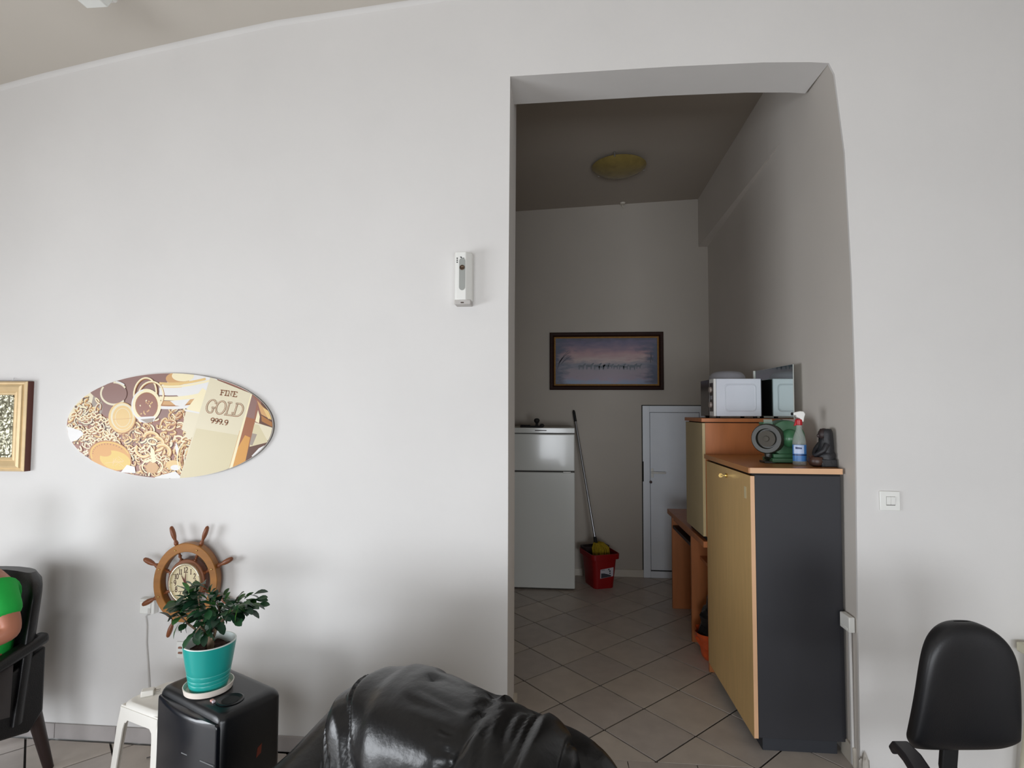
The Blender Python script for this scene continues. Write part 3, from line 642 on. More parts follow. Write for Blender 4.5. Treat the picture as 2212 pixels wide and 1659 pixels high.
t = B(); t.box((-.008, -.0705, .006), (.008, -.069, .012)); t.build('latch', mat('latch', rgb(70, 56, 48), .5), af, smooth=0)

def switch(name, label, cat, x, z, s_=.085):
    o = thing(name, label, cat, (x, 0, z))
    t = B(); t.box((-s_ / 2, -.010, -s_ / 2), (s_ / 2, -.001, s_ / 2)); pl = t.build('plate', white_plastic, o, bevel=.003, seg=3)
    return o
sw = switch('light_switch', 'white double light switch on the wall right of the doorway', 'switch', 1.559, 1.259, .09)
t = B(); t.box((-.018, -.0105, -.021), (.022, -.0098, .021)); t.build('recess', mat('recess_grey', rgb(110, 108, 104), .6), sw, smooth=0)
for x0, x1 in ((-.017, .0012), (.0022, .021)):
    t = B(); t.add([(x0, -.012, -.0175), (x1, -.012, -.0175), (x1, -.0165, .02), (x0, -.0165, .02), (x0, -.0095, -.0175), (x1, -.0095, -.0175), (x1, -.0095, .02), (x0, -.0095, .02)], [(0, 1, 2, 3), (7, 6, 5, 4), (0, 4, 5, 1), (1, 5, 6, 2), (2, 6, 7, 3), (3, 7, 4, 0)]); t.build('rocker', white_plastic, sw, bevel=.001)

jb = thing('junction_box', 'white junction box on the right doorway jamb with conduit below', 'junction box', (1.402, .062, .632))
t = B(); t.box((-.028, -.045, .0), (.0, .042, .072)); t.build('box', white_plastic, jb, bevel=.005, seg=3)
t = B(); t.prism([(-.03, .008), (.0, .004), (.0, .014), (-.03, .018)], -.03, .03, 'xz'); t.build('cover_lip', white_plastic, jb, bevel=.002)
t = B(); t.box((-.012, -.014, -.625), (.0, .004, .0)); t.build('conduit', mat('conduit_white', rgb(220, 218, 216), .5), jb, bevel=.003)

# left wall socket with a cable running down to the stool
st = thing('wall_socket', 'white wall socket with a thin grey cable, under the wheel clock', 'socket', (-2.113, 0, .66))
t = B(); t.box((-.04, -.035, -.04), (.04, -.001, .036)); t.build('box', white_plastic, st, bevel=.004, seg=3)
t = B(); t.box((-.034, -.041, -.034), (.026, -.035, .028)); t.build('cover', white_plastic, st, bevel=.003, seg=3)
t = B(); t.box((.012, -.0425, -.036), (.026, -.041, -.008)); t.build('plug', mat('plug_grey', rgb(206, 204, 200), .5), st, bevel=.002)
cpts = [at(315, 1331, 1, -.01), at(317, 1350, 1, -.01), at(316, 1390, 1, -.01), at(319, 1430, 1, -.01), at(321, 1474, 1, -.012)]
c0_ = cpts[-1]; cpts += [Vector((c0_.x + .012, -.014, .14)), Vector((c0_.x + .06, -.03, .06)), Vector((c0_.x + .16, -.05, .07)), Vector((-1.74, -.09, .2)), Vector((-1.725, -.15, .36)), Vector((-1.735, -.2, .388)), Vector((-1.79, -.255, .388))]
cpts = [Vector((-2.092, -.036, .62))] + cpts
t = B(); t.tube(cpts, .0028, 6); tag(t.build('power_cable', mat('cable_grey', rgb(204, 201, 198), .5)), 'thin grey power cable hanging from the left wall socket to the stool', 'cable')
cp2 = [Vector((-1.79, -.245, .386)), Vector((-1.77, -.2, .386)), Vector((-1.775, -.17, .30)), Vector((-1.81, -.09, .12)), Vector((-1.86, -.05, .02)), Vector((-1.93, -.06, ZF + .005)), Vector((-2.02, -.12, ZF + .004))]
t = B(); t.tube(cp2, .003, 6); tag(t.build('power_cable', mat('cable_dark', rgb(96, 92, 90), .5)), 'thin dark grey cable dropping behind the plastic stool to the floor', 'cable')
# socket half hidden behind the plant pot
q0 = at(391, 1403, 1, 0)
s2 = thing('wall_socket', 'white wall socket plate half hidden behind the turquoise flower pot', 'socket', (q0.x + .025, 0, q0.z))
t = B(); t.box((-.045, -.009, -.042), (.045, -.001, .042)); t.build('plate', white_plastic, s2, bevel=.003)
for z in (.014, -.012):
    t = B(); t.cyl((-.03, -.012, z), (-.012, -.012, z), .005, n=10); t.build('pin', mat('pin_copper', rgb(150, 104, 84), .4), s2)

# gold-framed silver icon at the left edge
gold_f = mat('gold_frame', rgb(232, 204, 158), .36, metal=.2, var=.14, scale=14, stretch=(1, 1, 1))
ic = thing('framed_relief', 'silver embossed relief picture in a wide gold frame, cut by the left edge', 'picture', (-3.026, 0, 1.583))
hw, hh = .196, .241
t = B(); t.box((-hw, -.034, -hh), (hw, -.0015, hh)); t.build('backing', mat('frame_side', rgb(92, 44, 34), .5), ic, smooth=0)
moulding(ic, hw - .001, hh - .001, [(0, .03), (0, .038), (.008, .045), (.016, .042), (.02, .05), (.03, .056), (.05, .044), (.056, .04), (.062, .043), (.07, .04), (.076, .036), (.076, .03)], gold_f)
silver = mat('silver_relief', rgb(186, 182, 160), .3, metal=.75, col2=rgb(120, 118, 96), scale=60)
def relief(u, v):
    x = (u - .5) * (2 * hw - .15); z = (v - .5) * (2 * hh - .15)
    h = .004 * noise.noise(Vector((x * 55, z * 55, 1))) + .0025 * noise.noise(Vector((x * 120, z * 120, 4)))
    def bump(cx, cz, rx, rz, a): return a * max(0, 1 - ((x - cx) / rx) ** 2 - ((z - cz) / rz) ** 2) ** .5
    h += bump(.03, .035, .03, .035, .012) - bump(.03, .03, .016, .022, .008) + bump(.02, -.05, .06, .085, .01) + bump(-.03, -.01, .022, .028, .01)
    h += bump(.0, -.1, .085, .03, .005)
    if abs(abs(x) - .115) < .006 or abs(abs(z) - .16) < .006: h += .004
    return (x, -.036 - max(-.001, h), z)
t = B(); t.grid(relief, 70, 90); t.build('embossed_panel', silver, ic, smooth=180)
t = B(); t.tube([(.10, -.03, hh), (.085, -.012, hh + .012), (.08, -.004, hh + .02)], .0012, 5); t.build('hanger_wire', chrome, ic)

# ------------------------------------------------------------------ oval print with the gold bar
ov = thing('oval_wall_sign', 'oval wall print of gold jewellery and a bullion bar, above the wheel clock', 'wall print', (-2.0415, 0, 1.591))
OA, OB = .5765, .277
ell = [(OA * cos(2 * pi * k / 96), OB * sin(2 * pi * k / 96)) for k in range(96)]
t = B(); t.prism(ell, -.016, -.002, 'xz'); t.build('board', mat('sign_board', rgb(226, 222, 216), .4), ov, smooth=30)
t = B()
for k in range(96):
    a, b_ = ell[k], ell[(k + 1) % 96]
    if -1.35 < math.atan2(a[1] / OB, a[0] / OA) < 1.2: t.add([(a[0] * 1.001, -.0145, a[1] * 1.001), (b_[0] * 1.001, -.0145, b_[1] * 1.001), (b_[0] * 1.001, -.004, b_[1] * 1.001), (a[0] * 1.001, -.004, a[1] * 1.001)], [(0, 1, 2, 3)])
t.build('dark_edge', mat('edge_dark', rgb(96, 84, 78), .5), ov, smooth=0)
OC = Vector((-2.0415, 0, 1.591))
# the print is laid out on the board in a 1-unit-per-pixel drawing frame (x 150..594, y 806..1033)
def PX(x, y):
    q = at(x, y, 1, -.0165); return (q.x - OC.x, q.z - OC.z)
def inside(p, k=.992): return (p[0] / (OA * k)) ** 2 + (p[1] / (OB * k)) ** 2 <= 1
ellc = [(p[0] * .994, p[1] * .994) for p in ell]
def clip_ell(poly):
    for k in range(96):
        a, b_ = ellc[k], ellc[(k + 1) % 96]; ex, ey = b_[0] - a[0], b_[1] - a[1]
        sd = lambda p: ex * (p[1] - a[1]) - ey * (p[0] - a[0])
        out = []
        for i in range(len(poly)):
            p, q = poly[i - 1], poly[i]; sp_, sq = sd(p), sd(q)
            if (sp_ >= 0) != (sq >= 0): tt = sp_ / (sp_ - sq); out.append((p[0] + tt * (q[0] - p[0]), p[1] + tt * (q[1] - p[1])))
            if sq >= 0: out.append(q)
        poly = out
        if len(poly) < 3: return []
    return poly
LAY = [0]
pm = {n: mat('print_' + n, rgb(*c), .35, spec=.4) for n, c in dict(brown=(150, 100, 84), mauve=(142, 108, 100), rust=(158, 96, 58), gold=(226, 192, 128), pale=(240, 228, 190), cream=(226, 216, 188), white=(228, 226, 224), tan=(208, 162, 108), yellow=(222, 186, 84), amber=(212, 152, 70), dkgold=(170, 112, 56), dark=(98, 64, 48), grey=(160, 146, 134), ink=(128, 74, 34), bar=(222, 212, 184), barlow=(214, 202, 166)).items()}
pnames = list(pm); pr = B()
def shape(col, pts, conv=True):
    q = [PX(*p) for p in pts] if conv else pts
    q = clip_ell(q)
    if len(q) < 3: 
        return
    if sum(q[i - 1][0] * q[i][1] - q[i][0] * q[i - 1][1] for i in range(len(q))) > 0: q = q[::-1]
    LAY[0] += 1; y = -.0162 - LAY[0] * 2e-6; pr.cur = pnames.index(col); pr.add([(x, y, z) for x, z in q], [list(range(len(q)))])
def stroke(col, pts, w):
    q = [PX(*p) for p in pts]; sc_ = .00255; run = []
    LAY[0] += 1; y = -.0162 - LAY[0] * 2e-6; pr.cur = pnames.index(col)
    for p in q + [None]:
        if p and inside(p, .985): run.append(p)
        else:
            if len(run) > 1: ribbon(pr, run, w * sc_, lambda a, b_: (a, y, b_))
            run = []
def ell_pts(cx, cy, rx, ry, a0=0, a1=360, rot=0, n=28):
    c_, s_ = cos(radians(rot)), sin(radians(rot)); out = []
    for k in range(n + 1):
        a = radians(a0 + (a1 - a0) * k / n); x, y = rx * cos(a), ry * sin(a); out.append((cx + x * c_ - y * s_, cy + x * s_ + y * c_))
    return out
shape('brown', ell_pts(371, 920, 260, 150))
shape('mauve', ell_pts(300, 850, 120, 60)); shape('grey', ell_pts(180, 880, 42, 34)); shape('cream', [(140, 860), (205, 840), (190, 905), (150, 915)])
for a in ((232, 838, 40, 26), (330, 812, 50, 14), (260, 850, 24, 22)): shape('mauve', ell_pts(*a))
rr = random.Random(11)
links = 0
while links < 520:
    x, y = rr.uniform(150, 425), rr.uniform(862, 1032)
    if y < 900 and x > 215 and x < 370: continue
    links += 1
    r = rr.uniform(5, 12); a0 = rr.uniform(0, 360); span = rr.uniform(120, 320); rot = rr.uniform(0, 180)
    pts = ell_pts(x, y, r, r * rr.uniform(.35, .75), a0, a0 + span, rot, 9)
    w_ = rr.uniform(2.0, 3.6)
    stroke(rr.choice(('dkgold', 'rust', 'dark')), [(a + .9, b_ + 1.2) for a, b_ in pts], w_ + 1.5)
    warm = x > 260
    stroke(rr.choice(('gold', 'pale', 'tan', 'gold') if warm else ('cream', 'pale', 'gold', 'cream')), pts, w_)
    stroke(rr.choice(('pale', 'cream')), [(a - .3, b_ - .5) for a, b_ in pts[2:7]], w_ * .35)
for x0, y0, n in ((160, 895, 9), (165, 925, 10), (190, 945, 8), (255, 968, 10), (300, 985, 8)):   # runs of chain
    for k in range(n): a = x0 + k * 9 + 2 * sin(k); b_ = y0 + 6 * sin(k * .9) + k * 1.5; stroke('dkgold', ell_pts(a + 1, b_ + 1, 6.5, 3.6, 0, 360, 40 if k % 2 else -30, 12), 3.4); stroke('pale', ell_pts(a, b_, 6.5, 3.6, 0, 360, 40 if k % 2 else -30, 12), 2.2)
# top right bangles
shape('white', [(400, 806), (470, 806), (470, 880), (395, 862), (350, 832)])
shape('tan', ell_pts(385, 818, 26, 14)); shape('pale', ell_pts(396, 812, 24, 12)); shape('gold', ell_pts(372, 838, 22, 10))
for dy, c, w_ in ((0, 'gold', 5), (6, 'pale', 4), (12, 'white', 6), (20, 'white', 10), (32, 'pale', 8), (42, 'tan', 9), (48, 'dkgold', 4), (52, 'white', 6)):
    stroke(c, [(345 + 10 * k, 828 + dy + 2.0 * sin(k * .35) - .16 * k * k * .55) for k in range(13)], w_)
shape('white', [(368, 866), (412, 862), (398, 878), (380, 876)])
# watch and round cases
shape('mauve', ell_pts(247, 850, 28, 24)); stroke('cream', ell_pts(247, 850, 28, 24, 40, 330), 4); stroke('white', ell_pts(245, 846, 32, 22, 200, 320), 3)
shape('dkgold', ell_pts(265, 903, 30, 34)); shape('gold', ell_pts(264, 902, 29, 33)); shape('cream', ell_pts(265, 900, 25, 29)); shape('gold', ell_pts(266, 902, 22, 26)); stroke('cream', ell_pts(266, 902, 16, 20), 1); stroke('tan', [(245, 906), (266, 905), (286, 903)], 1.0)
# big rings
for cx, cy, rx, ry, rot in ((314, 850, 24, 34, 8), (326, 856, 27, 32, 15)):
    stroke('dkgold', ell_pts(cx + 1, cy + 1, rx, ry, 0, 360, rot), 4.4); stroke('pale', ell_pts(cx, cy, rx, ry, 0, 360, rot), 3.2)
shape('brown', ell_pts(316, 876, 26, 30)); stroke('pale', ell_pts(317, 876, 28, 32), 8); stroke('white', ell_pts(316, 876, 30, 34, 100, 260), 3); stroke('dkgold', ell_pts(318, 876, 23.5, 28), 1.2)
shape('white', [(298, 901), (337, 899), (334, 910), (318, 914), (302, 911)]); shape('grey', [(304, 906), (334, 903), (331, 911), (318, 914)])
for k in range(16): x0, y0 = 303 + rr.uniform(0, 26), 862 + rr.uniform(0, 32); stroke(rr.choice(('pale', 'tan', 'gold')), [(x0, y0), (x0 + rr.uniform(-2, 2), y0 + 3)], 2.4)
# coins
shape('dkgold', ell_pts(238, 985, 47, 33, rot=14)); shape('amber', ell_pts(239, 985, 45, 31, rot=14)); stroke('yellow', ell_pts(239, 985, 42, 29, 150, 330, 14), 2); shape('yellow', ell_pts(250, 994, 34, 20, rot=14)); shape('amber', ell_pts(226, 976, 16, 10, rot=10))
for k in range(10): stroke('gold', [(225 + rr.uniform(0, 45), 985 + rr.uniform(0, 24)), (240 + rr.uniform(0, 36), 985 + rr.uniform(0, 24))], 1)
for k in range(14): stroke('dkgold', ell_pts(239, 985, 38, 25, 170 + k * 10, 174 + k * 10, 14, 2), 2.5)
shape('tan', ell_pts(330, 1010, 13, 12)); stroke('pale', ell_pts(330, 1008, 22, 15, 150, 420), 3); shape('gold', ell_pts(375, 1004, 16, 10)); shape('white', ell_pts(380, 1010, 11, 6))
for cx, cy, a0, a1 in ((328, 948, 170, 350), (338, 958, 250, 430), (310, 972, 20, 200), (352, 975, 200, 380)): stroke('dkgold', ell_pts(cx + 1, cy + 1, 16, 14, a0, a1, 20), 7); stroke('gold', ell_pts(cx, cy, 16, 14, a0, a1, 20), 5.5); stroke('pale', ell_pts(cx - .5, cy - .5, 17, 15, a0, a1, 20), 1.4)
shape('pale', [(326, 962), (334, 972), (338, 998), (330, 1000), (326, 980)]); shape('white', [(382, 955), (387, 970), (384, 985), (379, 968)])
for k in range(5): stroke(('pale', 'gold', 'dkgold', 'cream', 'tan')[k], ell_pts(404 + 2 * k, 990, 20 - 3 * k, 36 - 4 * k, 120, 250), 2.4)
# white gaps
shape('white', [(145, 921), (176, 930), (182, 938), (168, 950), (152, 956)]); shape('white', [(275, 1004), (292, 1008), (294, 1022), (262, 1020)]); shape('white', [(336, 1030), (380, 1018), (392, 1030), (388, 1040), (330, 1040)])
# bars behind
shape('pale', [(404, 884), (438, 838), (450, 846), (432, 895)]); shape('cream', [(393, 928), (403, 886), (432, 894), (420, 945), (404, 934)]); shape('white', [(401, 884), (434, 891), (434, 894), (401, 888)]); shape('cream', [(403, 932), (421, 936), (412, 950), (402, 944)])
# right of the bar
shape('dark', [(540, 845), (600, 860), (600, 1000), (528, 1000)]); shape('brown', [(541, 848), (566, 858), (560, 925), (520, 1000), (500, 1012)])
shape('tan', [(556, 865), (570, 880), (596, 900), (596, 912), (565, 895)]); shape('gold', [(568, 880), (584, 890), (594, 905), (580, 905)]); shape('dkgold', [(565, 897), (596, 917), (596, 926), (566, 910)]); shape('cream', [(551, 912), (596, 926), (596, 952), (548, 950)]); shape('barlow', [(546, 915), (560, 918), (580, 955), (540, 965)]); shape('grey', [(541, 935), (556, 938), (546, 962), (538, 960)])
shape('white', [(544, 985), (560, 968), (580, 958), (570, 972), (552, 990)]); shape('pale', [(552, 910), (558, 886), (562, 900), (560, 914)])
# side of the bar, then its face
shape('rust', [(543, 849), (556, 868), (551, 912), (541, 955), (530, 1000), (500, 1012)]); shape('mauve', [(544, 852), (556, 868), (550, 905), (530, 900)]); shape('amber', [(530, 940), (541, 945), (530, 1000), (498, 1012), (510, 975)])
shape('pale', [(540, 846), (546, 850), (503, 1010), (496, 1012)])
shape('bar', [(455, 815), (543, 850), (496, 1011), (430, 1040), (388, 1036)])
shape('barlow', [(425, 925), (516, 940), (496, 1011), (430, 1040), (390, 1032)])
stroke('tan', [(542, 851), (519, 930), (497, 1008)], 1.0)
pr.build('print', [pm[n] for n in pnames], ov, smooth=0, recalc=False)
def oval_text(name, text, ox, oy, exx, exy, eyx, eyy, h, w_, m, dy):
    b = B(); P = lambda x, y: (PX(x, y)[0], dy, PX(x, y)[1]); write(b, text, P, (ox, oy), (exx, exy), (eyx, eyy), h, w_); return b.build(name, m, ov, smooth=0, recalc=False)
inkm = mat('sign_ink', rgb(134, 78, 34), .5); hil = mat('sign_highlight', rgb(244, 234, 204), .5)
k_ = .15672
oval_text('lettering_fine', 'FINE', 475.5, 852.8, 1.16, .15, .2, -1, 10.4, 1.7, inkm, -.0215)
oval_text('lettering_gold_shade', 'GOLD', 443.8, 889.5, .90, .125, .30, -1, 26.5, 3.3, inkm, -.0214)
oval_text('lettering_gold', 'GOLD', 444.0, 889.2, .90, .125, .30, -1, 26.5, 1.0, hil, -.0216)
oval_text('lettering_purity', '999.9', 454.5, 912.8, 1.14, .18, .26, -1, 10.6, 1.9, inkm, -.0215)

# ------------------------------------------------------------------ ship's wheel clock
wood = mat('wheel_wood', rgb(164, 108, 46), .4, var=.28, scale=9, stretch=(1, 1, 3)); wood_d = mat('wheel_wood_dark', rgb(134, 78, 46), .4, var=.3, scale=12)
wc = thing('ship_wheel_clock', "round clock set in a wooden ship's wheel with turned handles", 'clock', (-1.880, -.004, .803), radians(7)); wc.scale = (.97, 1, .97)
WX = .80
def ring(b, ri, ro, y0, y1, n=64, ch_=.003):
    prof = [(ri, y1), (ri, y0 + ch_), (ri + ch_, y0), (ro - ch_, y0), (ro, y0 + ch_), (ro, y1)]
    vs = []; fs = []
    for i in range(n):
        a = 2 * pi * i / n
        for r, y in prof: vs.append((WX * r * cos(a), y, r * sin(a)))
    m = len(prof)
    for i in range(n):
        for j in range(m): fs.append((i * m + j, i * m + (j + 1) % m, ((i + 1) % n) * m + (j + 1) % m, ((i + 1) % n) * m + j))
    b.add(vs, fs)
t = B(); ring(t, .158, .203, -.085, -.045); t.build('rim', wood, wc, smooth=30)
t = B(); ring(t, .160, .201, -.0455, -.033); t.build('rim_backing', wood_d, wc, smooth=30)
t = B(); ring(t, .098, .118, -.075, -.036); t.build('drum', wood_d, wc, smooth=30)
t = B(); t.add([(WX * .1 * cos(2 * pi * k / 40), -.04, .1 * sin(2 * pi * k / 40)) for k in range(40)], [list(range(40))]); t.build('dial_back', wood_d, wc, smooth=0)
t = B(); ring(t, .09, .102, -.094, -.07, ch_=.004); t.build('bezel', mat('bezel_champagne', rgb(232, 224, 200), .25, metal=.8), wc, smooth=50)
t = B(); t.prism([(WX * .0915 * cos(2 * pi * k / 48), .0915 * sin(2 * pi * k / 48)) for k in range(48)], -.082, -.076, 'xz'); dial = t.build('dial', mat('dial_cream', rgb(214, 200, 164), .4), wc, smooth=0)
ink = mat('dial_ink', rgb(70, 36, 22), .5)
for hnum in range(1, 13):
    a = radians(90 - 30 * hnum); tx = str(hnum); h_ = .026; b = B()
    cx, cz = .066 * cos(a), .066 * sin(a); tw = text_width(tx) * .85
    write(b, tx, lambda x, y: (WX * x, -.0824, y), (cx - tw * h_ * .5, cz - h_ / 2), (.85, 0), (0, 1), h_, .0048); b.build('numeral', ink, dial, smooth=0, recalc=False)
    b = B(); ribbon(b, [(.083 * cos(a), .083 * sin(a)), (.09 * cos(a), .09 * sin(a))], .0028, lambda x, y: (WX * x, -.0824, y)); b.build('tick', ink, dial, smooth=0, recalc=False)
hand_r = mat('hand_brown', rgb(96, 28, 22), .4)
for nm, a, l, w0 in (('hour_hand', 117, .05, .007), ('minute_hand', 87, .07, .0055)):
    a = radians(a); t = B(); c_, s_ = cos(a), sin(a)
    t.prism([(c_ * x - s_ * y, s_ * x + c_ * y) for x, y in ((-.016, -w0 * .7), (l * .5, -w0 * .35), (l, 0), (l * .5, w0 * .35), (-.016, w0 * .7))], -.086 if nm[0] == 'h' else -.088, -.085 if nm[0] == 'h' else -.087, 'xz'); t.build(nm, hand_r, wc, smooth=0)
t = B(); t.cyl((0, -.082, 0), (0, -.09, 0), .007, n=16); t.build('hand_boss', hand_r, wc)
prof_in = [(.004, .112), (.011, .114), (.012, .122), (.006, .126), (.0065, .134), (.011, .14), (.007, .148), (.006, .16)]
prof_out = [(.007, .20), (.0095, .203), (.013, .213), (.0105, .224), (.0075, .23), (.0085, .236), (.0125, .25), (.0145, .268), (.0135, .288), (.0105, .303), (.005, .309), (.001, .31)]
for k in range(8):
    a = radians(22.5 + 45 * k)
    T = Matrix.Diagonal((WX, 1, 1, 1)) @ Matrix.Rotation(-a + pi / 2, 4, 'Y') @ Matrix.Translation((0, -.06, 0))
    t = B(); t.lathe(prof_out, 16, T); t.build('handle', wood_d, wc, smooth=60)
    t = B(); t.lathe(prof_in, 14, T); t.build('spindle', wood_d, wc, smooth=60)
    t = B(); T2 = Matrix.Translation((WX * .18 * cos(a), -.0855, .18 * sin(a))); t.sphere((0, 0, 0), .0045, 12, 8, T=T2); t.build('stud', brass, wc)
t = B(); t.box((-.03, -.04, .03), (.03, 0.003, .09)); t.build('wall_block', wood_d, wc)

# ------------------------------------------------------------------ loudspeaker with the potted plant
ang = math.atan2(-.454, .891)                       # the grille face looks towards the lower left
spk = thing('loudspeaker', 'black plastic loudspeaker cabinet with rounded edges, under the turquoise flower pot', 'speaker', (-1.23, -.775, ZF), ang)
SW, SD, SH = .445, .255, .595                       # local: -x along the front, +y towards the wall
def rrect(w0, w1, d0, d1, r, bulge=0.0, n=6):
    pts = []
    for cx, cy, a0 in ((w1 - r, d1 - r, 0), (w0 + r, d1 - r, 90), (w0 + r, d0 + r, 180), (w1 - r, d0 + r, 270)):
        for k in range(n): a = radians(a0 + 90 * k / (n - 1)); pts.append((cx + r * cos(a), cy + r * sin(a)))
        if a0 == 180:
            for k in range(1, 12): q = k / 12; pts.append((w0 + r + (w1 - w0 - 2 * r) * q, d0 - bulge * sin(pi * q)))
    return pts
t = B(); rs = []
for z, ins in ((.03, .004), (.035, 0), (SH - .03, 0.0), (SH - .018, .004), (SH - .008, .011), (SH - .002, .022), (SH, .036)):
    rs.append((rrect(-SW + ins, -ins, ins * .8, SD - ins, .03), z))
loft(t, rs, True, True); t.build('cabinet', black_plastic, spk, smooth=50)
t = B(); rs = []
for z, ins in ((.2, 0), (SH - .05, 0.0), (SH - .036, .003), (SH - .03, .01)): rs.append((rrect(-SW + .012 + ins, -.012 - ins, -.01, .03, .008, .022 - ins), z))
loft(t, rs, True, True); t.build('front_fascia', mat('gloss_black', rgb(20, 23, 30), .22, spec=.6), spk, smooth=50)
for z, x0 in ((.42, -.2), (.335, -.2)):
    t = B(); t.add([(x0, -.0335, z), (-.018, -.0135, z), (-.018, -.0135, z + .0035), (x0, -.0335, z + .0035), (x0, -.028, z), (-.018, -.008, z), (-.018, -.008, z + .0035), (x0, -.028, z + .0035)], [(0, 1, 2, 3), (3, 2, 6, 7), (0, 4, 5, 1), (0, 3, 7, 4), (1, 5, 6, 2)]); t.build('trim_line', mat('trim_line', rgb(120, 122, 124), .4), spk, smooth=0)
t = B(); rs = [(rrect(-SW + .012, -.012, -.014, .03, .008, .02), .03), (rrect(-SW + .012, -.012, -.014, .03, .008, .02), .198)]
loft(t, rs, True, True); gr = t.build('grille_backing', matte_black, spk)
for k in range(34):
    x = -SW + .03 + k * (SW - .06) / 33; b_ = -.0165 - .021 * sin(pi * min(1, max(0, (x + SW - .02) / (SW - .04))))
    t = B(); t.box((x - .0028, b_ - .004, .04), (x + .0028, b_ + .004, .19)); t.build('grille_bar', mat('grille_grey', rgb(66, 72, 74), .4), spk, smooth=0)
t = B(); t.lathe([(.03, SH - .0005), (.047, SH - .0005), (.05, SH + .003), (.044, SH + .005), (.034, SH + .001), (.03, SH - .0005)], 32, Matrix.Translation((-.088, .088, 0)), cap=False); t.build('port_ring', black_plastic, spk)
t = B(); t.lathe([(.001, SH + .0006), (.031, SH + .0006)], 32, Matrix.Translation((-.088, .088, 0)), cap=False); t.build('port_hole', matte_black, spk)
t = B(); t.box((-.142, .038, SH), (-.130, .05, SH + .008)); t.build('switch', mat('switch_pink', rgb(216, 160, 150), .4), spk, bevel=.002)
t = B(); t.box((-.126, .036, SH), (-.118, .048, SH + .009)); t.build('switch', mat('switch_pale', rgb(206, 196, 204), .4), spk, bevel=.002)
t = B(); t.prism([(.145, .375), (.165, .385), (.168, .42), (.15, .41)], .0002, .0009, 'yz'); t.build('sticker', mat('sticker_orange', rgb(120, 52, 36), .5), spk, smooth=0)
t = B(); t.box((-.2, .06, .0), (-.02, .2, .032)); t.box((-.42, .06, .0), (-.25, .2, .032)); t.build('base_feet', matte_black, spk, kind='stuff')

PZ = ZF + SH
pc = Vector((-1.405, -.585, PZ))
sau = thing('plant_saucer', 'round cream saucer under the turquoise pot, on the loudspeaker', 'saucer', pc)
t = B(); t.lathe([(.078, 0), (.088, .004), (.0925, .026), (.0895, .027), (.084, .008), (.002, .006)], 48); t.build('dish', mat('saucer_cream', rgb(232, 222, 212), .35), sau)
turq = mat('turquoise_glaze', rgb(34, 158, 150), .28, spec=.5, var=.04, scale=6)
pot = thing('potted_plant', 'bushy green plant in a turquoise ceramic pot, on the loudspeaker', 'plant', (pc.x, pc.y, pc.z + .008)); pot.scale = (.955,) * 3
prof = [(.001, 0), (.066, 0), (.071, .004)]
R_ = lambda z: .0705 + .0315 * (z / .19) ** .85
for z in (.02, .034, .036, .038, .05, .052, .054, .07, .073, .076, .1, .13, .16, .184): prof.append((R_(z) - (.0013 if round(z, 3) in (.036, .052, .073) else 0), z))
prof += [(R_(.19), .19)]
t = B(); t.lathe(prof, 56, cap=False); pb_ = t.build('pot', turq, pot)
t = B(); t.lathe([(R_(.19), .1895), (R_(.19) - .001, .193), (R_(.19) - .006, .193), (R_(.17) - .008, .17), (R_(.13) - .008, .13)], 56, cap=False); t.build('rim', mat('pot_rim', rgb(226, 236, 232), .3), pb_)
for z in (.036, .052, .073):
    t = B(); t.lathe([(R_(z) - .0012, z - .001), (R_(z) - .0002, z), (R_(z) - .0012, z + .001)], 56, cap=False); t.build('groove_line', mat('groove_pale', rgb(110, 206, 200), .4), pb_)
def soilf(u, v):
    r = .088 * v; a = 2 * pi * u; return (r * cos(a), r * sin(a), .158 + .012 * noise.noise(Vector((r * cos(a) * 40, r * sin(a) * 40, 2))) + .004 * noise.noise(Vector((r * cos(a) * 120, r * sin(a) * 120, 5))))
t = B(); t.grid(soilf, 48, 16, True); t.build('soil', mat('soil', rgb(70, 44, 36), .95, var=.5, scale=60, bump=.6, bscale=120), pot)
bark = mat('bark', rgb(128, 106, 84), .8, var=.3, scale=30, bump=.4, bscale=80)
t = B(); t.tube([(0, 0, .145), (.004, .0, .18), (-.006, .004, .215), (-.012, .0, .25)], [.016, .014, .011, .008], 10); t.tube([(.002, 0, .19), (.018, 0, .215), (.03, -.003, .25)], [.008, .0065, .005], 8); t.build('trunk', bark, pot)
leaf_m = [mat('leaf_a', rgb(36, 78, 46), .38, spec=.5, var=.25, scale=18), mat('leaf_b', rgb(27, 60, 41), .38, spec=.5, var=.25, scale=18), mat('leaf_c', rgb(54, 96, 46), .4, spec=.5, var=.2, scale=18), mat('leaf_young', rgb(84, 150, 50), .4, spec=.5, var=.15, scale=18)]
def leaf_mesh(l, wd, curl, m):
    vs = []; fs = []
    prof_ = [(0, .08), (.15, .3), (.38, .75), (.62, 1.0), (.82, .85), (.95, .4), (1.0, .05)]
    for q, k in prof_:
        z = -curl * q * q * l; x = l * q
        vs += [(x, -wd * k / 2, z + .14 * wd * k), (x, 0, z), (x, wd * k / 2, z + .14 * wd * k)]
    for i in range(len(prof_) - 1): fs += [(3 * i, 3 * i + 3, 3 * i + 4, 3 * i + 1), (3 * i + 1, 3 * i + 4, 3 * i + 5, 3 * i + 2)]
    me = bpy.data.meshes.new('leaf'); me.from_pydata(vs, [], fs); me.materials.append(m)
    me.polygons.foreach_set('use_smooth', [True] * len(me.polygons)); return me
lm = [leaf_mesh(l, w_, c, leaf_m[k]) for l, w_, c, k in ((.040, .023, .25, 0), (.034, .020, .5, 1), (.042, .024, .35, 0), (.032, .021, .15, 2), (.038, .022, .6, 1))] + [leaf_mesh(.05, .018, .3, leaf_m[3]), leaf_mesh(.052, .021, .2, leaf_m[2])]
rr = random.Random(21)
